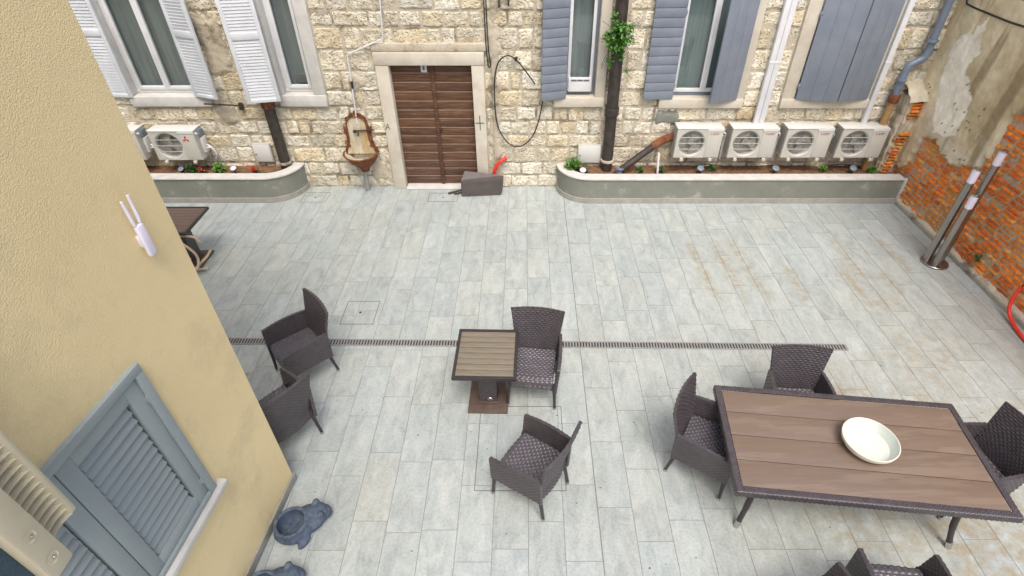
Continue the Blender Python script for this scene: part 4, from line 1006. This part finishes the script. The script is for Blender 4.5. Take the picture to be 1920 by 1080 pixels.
# ---- leaning panel by the door -----------------------------------------------------------
r = empty('tipped_table', (-.8, 8.95, 0), 'dark brown slatted table tipped on its side against the door jamb', 'table')
bm = NB(); V = [Vector(p) for p in ((-1.165, 8.84, .004), (-.445, 8.90, .004), (-.425, 8.93, .30), (-1.165, 8.90, .30), (-1.10, 9.06, .415), (-.40, 9.10, .30), (-.42, 9.12, .004), (-1.12, 9.10, .004))]
vs = [bm.verts.new(p) for p in V]
for q in ((0, 1, 2, 3), (3, 2, 5, 4), (1, 6, 5, 2), (0, 3, 4, 7), (4, 5, 6, 7), (0, 7, 6, 1)): bm.faces.new([vs[i] for i in q])
bmesh.ops.recalc_face_normals(bm, faces=bm.faces); bmesh.ops.bevel(bm, geom=list(bm.edges), offset=.006, segments=2, affect='EDGES')
obj('top', bm, 'panel_grey', r)
bm = NB()
for i in range(9):
    t0, t1 = (i + .2) / 9.4, (i + .82) / 9.4
    A = [V[0].lerp(V[3], t0), V[1].lerp(V[2], t0), V[1].lerp(V[2], t1), V[0].lerp(V[3], t1)]
    o_ = Vector((.02, -.006, 0)); A = [p + Vector((0, -.007, 0)) for p in A]; B = [p + Vector((0, .01, 0)) for p in A]
    A[0].x += .02; A[3].x += .02; A[1].x -= .02; A[2].x -= .02
    f0 = [bm.verts.new(p) for p in A]; f1 = [bm.verts.new(p) for p in B]
    bm.faces.new(f0)
    for k in range(4): bm.faces.new((f0[k], f1[k], f1[(k + 1) % 4], f0[(k + 1) % 4]))
bmesh.ops.recalc_face_normals(bm, faces=bm.faces); obj('slats', bm, 'panel_grey', r, smooth=False)
bm = NB(); tube(bm, [(-1.15, 9.0, .06), (-1.42, 8.93, .022)], .018, 8); tube(bm, [(-1.15, 8.97, .03), (-1.30, 8.90, .018)], .013, 8); obj('leg', bm, 'iron', r)

# ---- chairs ---------------------------------------------------------------------------------
def make_chair(label, group):
    r = empty('wicker_armchair', (0, 0, 0), label, 'chair', group)     # front faces -Y
    # seat running over a rounded front edge down into an apron
    def seat(u, v):
        x = -.235 + .47 * u; L1, L2, Rr = .44, .11, .04
        s = v * (L1 + L2 + Rr * PI / 2)
        if s < L1: y, z = .235 - s, .435 - .012 * math.sin(PI * u) * math.sin(PI * s / L1)
        elif s < L1 + Rr * PI / 2: a = (s - L1) / Rr; y, z = .235 - L1 - Rr * math.sin(a), .435 - Rr + Rr * math.cos(a)
        else: t = (s - L1 - Rr * PI / 2); arch = .055 * math.sin(PI * u) ** .7; y, z = .235 - L1 - Rr, .435 - Rr - t * (1 - arch / .16)
        return (x, y + (.012 * math.sin(PI * u) if s > L1 else 0) * -1, z)
    bm = NB(); weave(bm, seat, .47, .61, .022, p=.028, q=.052, amp=.009); obj('seat', bm, 'wicker_seat', r, sharp=80)
    # tapering, curved backrest that flares and leans
    def back(u, v):
        z = .27 + .69 * v; t = max(0, (z - .43) / .47)
        hw = .225 + .02 * min(1, v * 2) + .052 * t ** 1.3; a = 2 * u - 1
        y = .258 + .085 * t + .010 * t * t - (.036 + .002 * t) * a * a
        return (a * hw, y, z - .006 * a * a * t)
    bm = NB(); weave(bm, back, .53, .69, .026); obj('backrest', bm, 'wicker', r, sharp=80)
    # side panels: arm top, skirt bottom
    for s in (-1, 1):
        def side(u, v):
            y = -.27 + .54 * u
            top = .64 + .035 * u + .018 * math.sin(PI * u); bot = .275 + .03 * math.sin(PI * u) ** .6
            z = bot + (top - bot) * v; x = .262 + .030 * v + .012 * math.sin(PI * u) - .022 * u
            y += -.02 * v * (1 - u) * 0 + .012 * (1 - v) * (1 - u) * -1
            return (s * x, y, z)
        bm = NB(); weave(bm, side if s > 0 else (lambda u, v: side(1 - u, v)), .54, .37, .032)
        # rolled strip along the top of the arm
        obj('armrest', bm, 'wicker', r, sharp=80)
    for (x, y, bx, by) in ((-.252, -.262, -.268, -.275), (.252, -.262, .268, -.275), (-.222, .235, -.232, .285), (.222, .235, .232, .285)):
        bm = NB(); tube(bm, [(x, y, .40), (x, y, .30), (bx, by, .022)], [.021, .021, .015], 10); lg = obj('leg', bm, 'leg_paint', r)
        bm = NB(); lathe(bm, [(0, .0005), (.016, .0005), (.0185, .004), (.0185, .028), (.015, .034)], (bx, by, 0), 12); obj('foot', bm, 'steel', lg)
    return r
CH = [
    ('dark wicker armchair nearest the house corner, half hidden by the yellow wall', 'chairs by the yellow house', -2.585, 3.64, -126.7),
    ('dark wicker armchair standing on the drain grate beside another chair on the left', 'chairs by the yellow house', -2.65, 4.56, -48.2),
    ('dark wicker armchair facing forward, tucked beside the small square table', 'chairs at the small table', .10, 4.29, -7),
    ('dark wicker armchair turned away at an angle in the middle of the floor', 'chairs at the small table', .06, 3.02, -123.5),
    ('dark wicker armchair at the left end of the long table', 'chairs at the long table', 1.80, 3.25, 58.7),
    ('dark wicker armchair behind the long table with its back to the drain', 'chairs at the long table', 2.85, 3.69, -4),
    ('dark wicker armchair at the right end of the long table, cut by the frame', 'chairs at the long table', 4.20, 2.98, -84),
    ('dark wicker armchair facing the long table at the bottom edge', 'chairs at the long table', 2.94, 1.80, 175),
    ('dark wicker armchair at the bottom edge, only an arm tip showing', 'chairs at the long table', 2.22, 1.665, 191.5)]
proto = None
for lb, gr, x, y, a in CH:
    if proto is None: ch = proto = make_chair(lb, gr)
    else: ch = copy_tree(proto); ch['label'] = lb; ch['group'] = gr
    ch.location = (x, y, 0); ch.rotation_euler = (0, 0, R(a))

# ---- small pedestal tables --------------------------------------------------------------------
def make_small_table(label, wood):
    r = empty('pedestal_table', (0, 0, 0), label, 'table', 'small pedestal tables')
    w, d, z = .67, .74, .74
    bm = NB()
    for q in ((-w / 2, w / 2, -d / 2, -d / 2 + .035), (-w / 2, w / 2, d / 2 - .035, d / 2), (-w / 2, -w / 2 + .03, -d / 2 + .035, d / 2 - .035), (w / 2 - .03, w / 2, -d / 2 + .035, d / 2 - .035)): box(bm, *q, z - .04, z, .004)
    obj('top_frame', bm, 'leg_paint', r)
    bm = NB(); n = 8; a0, a1 = -d / 2 + .037, d / 2 - .037
    for i in range(n):
        p = a0 + (a1 - a0) * i / n; box(bm, -w / 2 + .032, w / 2 - .032, p + .0035, p + (a1 - a0) / n - .0035, z - .022, z - .004 + random.Random(i).uniform(-.001, .001), .003)
    box(bm, -w / 2 + .04, w / 2 - .04, -d / 2 + .05, d / 2 - .05, z - .036, z - .024, mi=1)
    obj('tabletop', bm, [wood, 'dark'], r)
    bm = NB(); c = .095
    for k in range(4):
        M3 = Matrix.Rotation(k * PI / 2, 3, 'Z'); weave(bm, lambda u, v: M3 @ Vector((-c + 2 * c * u, -c, .045 + .65 * v)), 2 * c, .65, .012)
    obj('column', bm, 'wicker', r, sharp=80)
    bm = NB(); box(bm, -.225, .225, -.24, .24, .004, .028, .005); box(bm, -.12, .12, -.12, .12, .028, .05, .006); obj('base_plate', bm, 'base_brown', r)
    bm = NB(); lathe(bm, [(0, .003), (.022, .003), (.024, 0)], n=16, sx=1.6, M=Matrix.Translation((.02, -c - .012, .10)) @ Matrix.Rotation(R(90), 4, 'X')); obj('badge', bm, 'steel', r)
    return r
t1 = make_small_table('small square slatted table on a wicker column beside the front facing chair', 'slat_wood'); t1.location = (-.42, 4.16, 0); t1.rotation_euler = (0, 0, R(-1.3))
t2 = make_small_table('small square slatted table half hidden behind the yellow house', 'slat_wood_dark'); t2.location = (-5.14, 6.87, 0)
# rope thrown over the base of the far table
bm = NB()
tube(bm, spline([(-5.10, 6.56, .60), (-4.98, 6.55, .655), (-4.86, 6.55, .66), (-4.77, 6.60, .60), (-4.735, 6.62, .50)], 6), .018, 8)
tube(bm, spline([(-5.10, 6.54, .58), (-4.97, 6.53, .56), (-4.87, 6.54, .44), (-4.83, 6.56, .28), (-4.86, 6.50, .12), (-5.0, 6.46, .052)], 6), .018, 8)
tube(bm, spline([(-4.70, 6.72, .30), (-4.76, 6.66, .22), (-4.86, 6.58, .14), (-4.95, 6.52, .06), (-5.05, 6.48, .05)], 6), .018, 8)
tube(bm, spline([(-4.77, 6.60, .055), (-4.86, 6.57, .055), (-4.98, 6.58, .07), (-5.08, 6.6, .055)], 5), .018, 8)
tag(obj('rope_coil', bm, 'rope', loc=(-4.95, 6.55, .05)), 'loosely coiled pale rope around the base of the far table', 'rope')

# ---- long table --------------------------------------------------------------------------------
def long_table():
    r = empty('dining_table', (2.98, 2.985, 0), 'long brown planked dining table with dark wicker rim', 'table')
    w, d, z = 2.27, 1.18, .755; b = .055
    M = Matrix.Translation((2.98, 2.985, 0)) @ Matrix.Rotation(R(-6.1), 4, 'Z')
    def W_(name, bm, m, par=r, **k):
        bmesh.ops.transform(bm, matrix=M, verts=bm.verts); return obj(name, bm, m, par, **k)
    bm = NB(); n = 4; a0, a1 = -d / 2 + b + .004, d / 2 - b - .004
    for i in range(n):
        p0 = a0 + (a1 - a0) * i / n; p1 = a0 + (a1 - a0) * (i + 1) / n
        box(bm, -w / 2 + b + .006, w / 2 - b - .006, p0 + .0035, p1 - .0035, z - .02, z - .004, .002)
    tp = W_('tabletop', bm, 'plank_wood')
    bm = NB(); box(bm, -w / 2 + b, w / 2 - b, -d / 2 + b, d / 2 - b, z - .034, z - .024); W_('under_board', bm, 'dark')
    bm = NB()
    def strip(p0, p1, inward, ln):
        p0 = Vector(p0); p1 = Vector(p1); iv = Vector(inward)
        def f(u, v):   # v runs inner edge -> outer edge -> down the outside
            p = p0.lerp(p1, u); s = v * (b + .06)
            if s < b: q = p + iv * (b - s); return (q.x + iv.x * 0, q.y, z - .004)
            return (p.x, p.y, z - .004 - (s - b))
        weave(bm, f, ln, b + .06, .010, p=.02, q=.036, amp=.005, rows_u=True)
    strip((-w / 2, -d / 2, 0), (w / 2, -d / 2, 0), (0, 1, 0), w); strip((w / 2, d / 2, 0), (-w / 2, d / 2, 0), (0, -1, 0), w)
    strip((-w / 2, d / 2, 0), (-w / 2, -d / 2, 0), (1, 0, 0), d); strip((w / 2, -d / 2, 0), (w / 2, d / 2, 0), (-1, 0, 0), d)
    W_('rim', bm, 'wicker', sharp=80)
    bm = NB()
    for s in (-1, 1):
        weave(bm, (lambda u, v: (-.90 + 1.80 * u, s * .40, .60 + .115 * v + .05 * (abs(2 * u - 1) ** 3) * (v - 1) * -1)), 1.80, .12, .012)
        weave(bm, (lambda u, v: (s * .90, -.40 + .80 * u, .60 + .115 * v)), .80, .12, .012)
    W_('apron', bm, 'wicker', sharp=80)
    for sx in (-1, 1):
        for sy in (-1, 1):
            bm = NB(); tube(bm, spline([(sx * .86, sy * .36, .71), (sx * .875, sy * .38, .50), (sx * .90, sy * .42, .25), (sx * .935, sy * .465, .06)], 5) , [.030] * 6 + [.028] * 5 + [.024] * 5, 12)
            lg = W_('leg', bm, 'leg_paint')
            bm = NB(); tube(bm, [(sx * .932, sy * .461, .075), (sx * .945, sy * .478, .002)], .0275, 14); W_('foot', bm, 'steel', lg)
    return r
long_table()
bm = NB(); rr = .235
lathe(bm, [(.0, .002), (.155, .002), (.175, .006), (.205, .03), (.218, .055), (.222, .066), (.232, .070), (.238, .098), (.2385, .108), (.234, .112), (.229, .110)], (3.10, 2.97, .752), 64)
r = empty('bowl', (3.10, 2.97, .752), 'round cream ceramic bowl on the long table', 'bowl'); obj('outside', bm, 'ceramic_out', r)
bm = NB(); lathe(bm, [(.2295, .1105), (.222, .09), (.205, .05), (.185, .022), (.16, .014), (.0, .013)], (3.10, 2.97, .752), 64); obj('inside', bm, 'ceramic_in', r)

# ---- triple post lamp ----------------------------------------------------------------------
def post_lamp():
    r = empty('post_lamp', (6.30, 6.80, 0), 'outdoor lamp of three steel posts on a round base beside brick wall', 'lamp')
    bm = NB(); lathe(bm, [(0, .002), (.185, .002), (.19, .008), (.19, .022), (.183, .03), (0, .031)], (6.29, 6.80, 0), 40); obj('base', bm, 'brushed_steel', r)
    for (x, y, h) in ((6.385, 6.83, 1.84), (6.20, 6.86, 1.56), (6.245, 6.72, 1.235)):
        bm = NB(); rad = .052
        lathe(bm, [(rad, .03), (rad, h - .215), (rad - .004, h - .212)], (x, y, 0), 24); ps = obj('post', bm, 'brushed_steel', r)
        bm = NB(); lathe(bm, [(rad - .004, h - .212), (rad - .002, h - .21), (rad - .002, h - .02)], (x, y, 0), 24); obj('diffuser', bm, 'lilac_white', ps)
        bm = NB(); lathe(bm, [(rad - .004, h - .02), (rad + .003, h - .018), (rad + .003, h - .004), (rad - .004, h), (0, h)], (x, y, 0), 24); obj('cap', bm, 'steel', ps)
post_lamp()
# red hose on the brick wall
r = empty('red_hose', (6.56, 5.6, .05), 'bright red hose curving off the foot of the brick wall', 'hose')
bm = NB(); tube(bm, spline([(6.585, 5.665, .44), (6.55, 5.64, .32), (6.53, 5.60, .19), (6.52, 5.52, .09), (6.50, 5.38, .045), (6.47, 5.20, .03), (6.45, 5.0, .028), (6.40, 4.5, .026), (6.3, 3.9, .026)], 6), .024, 12); obj('sleeve', bm, 'red_hose', r)
bm = NB(); tube(bm, spline([(6.585, 5.66, .43), (6.60, 5.66, .50), (6.62, 5.60, .60), (6.62, 5.45, .64)], 5), .009, 8); obj('wire', bm, 'black_rubber', r)

# ---- animal shaped stone bowls --------------------------------------------------------------
def make_animal():
    bm = NB()
    def blob(c, s, rot=0, n=20):
        lv = bmesh.ops.create_uvsphere(bm, u_segments=n, v_segments=n // 2, radius=1)['verts']
        bmesh.ops.transform(bm, matrix=Matrix.Translation(c) @ Matrix.Rotation(R(rot), 4, 'Z') @ Matrix.Diagonal((*s, 1)), verts=lv)
    # body along +x (head end), resting on the floor
    blob((-.07, 0, .085), (.215, .18, .125)); blob((.08, 0, .09), (.17, .15, .115))
    blob((.185, 0, .105), (.105, .115, .10)); blob((.265, -.01, .085), (.055, .075, .058))
    blob((.20, .085, .175), (.04, .03, .045), 20); blob((.20, -.085, .175), (.04, .03, .045), -20)
    blob((.245, .04, .155), (.026, .022, .02)); blob((.245, -.05, .155), (.026, .022, .02))
    blob((-.04, -.185, .035), (.085, .04, .04), 28)
    lathe(bm, [(.132, .17), (.142, .195), (.157, .20), (.168, .185), (.172, .15), (.15, .13), (.132, .17)], (-.085, 0, 0), 48, sx=1.06, sy=.98)
    blob((-.26, 0, .06), (.03, .025, .03))
    me = bpy.data.meshes.new('t'); bm.to_mesh(me); bm.free(); t = bpy.data.objects.new('t', me); C.objects.link(t)
    md = t.modifiers.new('r', 'REMESH'); md.mode = 'VOXEL'; md.voxel_size = .011
    sm = t.modifiers.new('s', 'SMOOTH'); sm.iterations = 8; sm.factor = .5
    cb = NB(); lathe(cb, [(0, .045), (.105, .045), (.128, .07), (.134, .11), (.132, .15), (.134, .3), (0, .3)], (-.085, 0, 0), 48, sx=1.06, sy=.98); cm = bpy.data.meshes.new('c'); bmesh.ops.recalc_face_normals(cb, faces=cb.faces); cb.to_mesh(cm); cb.free()
    co = bpy.data.objects.new('c', cm); C.objects.link(co)
    bo = t.modifiers.new('b', 'BOOLEAN'); bo.operation = 'DIFFERENCE'; bo.object = co; bo.solver = 'EXACT'
    dg = bpy.context.evaluated_depsgraph_get(); m2 = bpy.data.meshes.new_from_object(t.evaluated_get(dg))
    bpy.data.objects.remove(t); bpy.data.objects.remove(co)
    bm = NB(); bm.from_mesh(m2)
    bm.normal_update()
    for v in bm.verts: v.co += v.normal * (fbm(v.co.x * 16, v.co.y * 16, v.co.z * 16, 3) * .0022)
    for v in bm.verts:
        if v.co.z < .004: v.co.z = .001
    bmesh.ops.scale(bm, vec=(.88, .92, .95), verts=bm.verts)
    o = obj('animal_planter', bm, 'blue_stone', sharp=40); return o
a1 = tag(make_animal(), 'blue grey animal shaped stone bowl on the floor, the fully visible one', 'planter', 'animal shaped stone bowls'); a1.location = (-2.09, 2.60, 0); a1.rotation_euler = (0, 0, R(33))
a2 = a1.copy(); C.objects.link(a2); a2['label'] = 'blue grey animal shaped stone bowl cut off by the bottom edge'; a2.location = (-2.16, 2.02, 0); a2.rotation_euler = (0, 0, R(30))

# ---- planting and garden spotlights -----------------------------------------------------------
def plant(x, y, n, rad, label, m='leaf', size=.045, flower=0, z=.42, group='plants in the planters'):
    rg = random.Random(int(x * 1000)); p = empty('garden_plant', (x, y, z), label, 'plant', group)
    rad *= 1.25; n = int(n * 1.5); bm = NB(); leaf_cluster(bm, (x, y, z + rad * .8), (rad, rad * .8, rad * .8), n, size, rg); obj('foliage', bm, m, p)
    bm = NB()
    for k in range(6): tube(bm, [(x, y, z - .02), (x + rg.uniform(-rad, rad) * .6, y + rg.uniform(-rad, rad) * .5, z + rad * rg.uniform(.6, 1.3))], .004, 5)
    obj('stem', bm, 'leaf_dark', p)
    if flower:
        bm = NB()
        for k in range(flower): leaf_cluster(bm, (x + rg.uniform(-rad, rad) * .7, y - rad * .4, z + rad * 1.3 + rg.uniform(-.02, .04)), (.025, .02, .02), 14, .03, rg)
        obj('blossom', bm, 'flower', p)
plant(.86, 9.02, 230, .13, 'bushy green plant in the curved end of the right planter', size=.05)
plant(1.04, 8.99, 60, .07, 'small plant with red flowers beside the bushy green plant', 'leaf_dark', flower=4)
plant(2.06, 8.98, 50, .06, 'small dark green sprig in soil right of the slanted pipe', 'leaf_dark')
plant(2.42, 8.98, 50, .06, 'small dark green sprig beside the thin white waste pipe', 'leaf_dark')
plant(3.36, 9.05, 60, .06, 'small green sprig under the first two right air conditioners', 'leaf_dark')
plant(5.36, 9.02, 45, .06, 'small green sprig between the last two right air conditioners')
plant(6.22, 8.96, 60, .07, 'low bright green sprig in the corner by the pier')
plant(-5.50, 8.98, 130, .09, 'bright green plant in the middle of the left planter soil')
plant(-5.98, 8.98, 70, .07, 'dark green plant beneath the left air conditioner', 'leaf_dark')
plant(-5.76, 8.92, 30, .06, 'red flowering plant beside the dark plant, under left air conditioner', 'leaf_dark', flower=5)
plant(-4.84, 8.96, 25, .06, 'red flowering plant near the white cabinet in the left planter', 'leaf_dark', flower=6)
def spot(x, y, label, big=True, lens='grey_pipe'):
    s = empty('garden_spotlight', (x, y, .42), label, 'garden light', 'garden spotlights in the planters')
    bm = NB(); tube(bm, [(x, y, .40), (x, y, .50)], .012, 8); obj('spike', bm, 'dark', s)
    M = Matrix.Translation((x, y, .52)) @ Matrix.Rotation(R(28), 4, 'X')
    bm = NB(); lathe(bm, [(0, -.05), (.035, -.05), (.055, -.01), (.06, .02), (.052, .02), (.05, .012)], n=20, M=M); obj('housing', bm, 'grey_paint' if big else 'dark', s)
    bm = NB(); lathe(bm, [(.05, .013), (.03, .018), (0, .02)], n=20, M=M); obj('lens', bm, lens, s)
spot(1.02, 8.86, 'small white topped garden light by the red flowers, right planter', lens='white_pvc')
spot(3.12, 8.93, 'garden spotlight under the first right air conditioner')
spot(4.46, 8.93, 'garden spotlight between the second and third right air conditioners')
spot(5.84, 8.93, 'garden spotlight under the last right air conditioner')
spot(-5.20, 8.93, 'white topped garden spotlight right of the bright green plant, left planter', lens='white_pvc')
spot(-6.12, 8.90, 'dark garden spotlight beside the red flowers under left air conditioner', False)
# tufts rooted in the brick wall
rg = random.Random(6); bm = NB(); leaf_cluster(bm, (XR - .03, 6.52, .30), (.03, .06, .05), 60, .035, rg)
tag(obj('wall_weed', bm, 'leaf_dark', loc=(XR - .03, 6.52, .30)), 'small green weed growing from the brick wall behind the lamp', 'plant')
# a few dry leaves and crumbs on the tiles
rg = random.Random(9)
bm = NB()
for k in range(70):
    x, y = rg.uniform(-2.2, 6.3), rg.uniform(1.8, 8.4); s = rg.uniform(.006, .014)
    if rg.random() < .5: y = rg.uniform(1.8, 4.8)
    a = rg.uniform(0, 6.28); q = [bm.verts.new((x + s * math.cos(a + t), y + s * math.sin(a + t) * .7, .0025 + (.003 if i % 2 else 0))) for i, t in enumerate((0, 1.3, 2.9, 4.4))]; bm.faces.new(q)
o = obj('litter', bm, 'base_brown'); o['kind'] = 'stuff'; o['label'] = 'dry leaf crumbs scattered over the pale floor tiles'; o['category'] = 'litter'
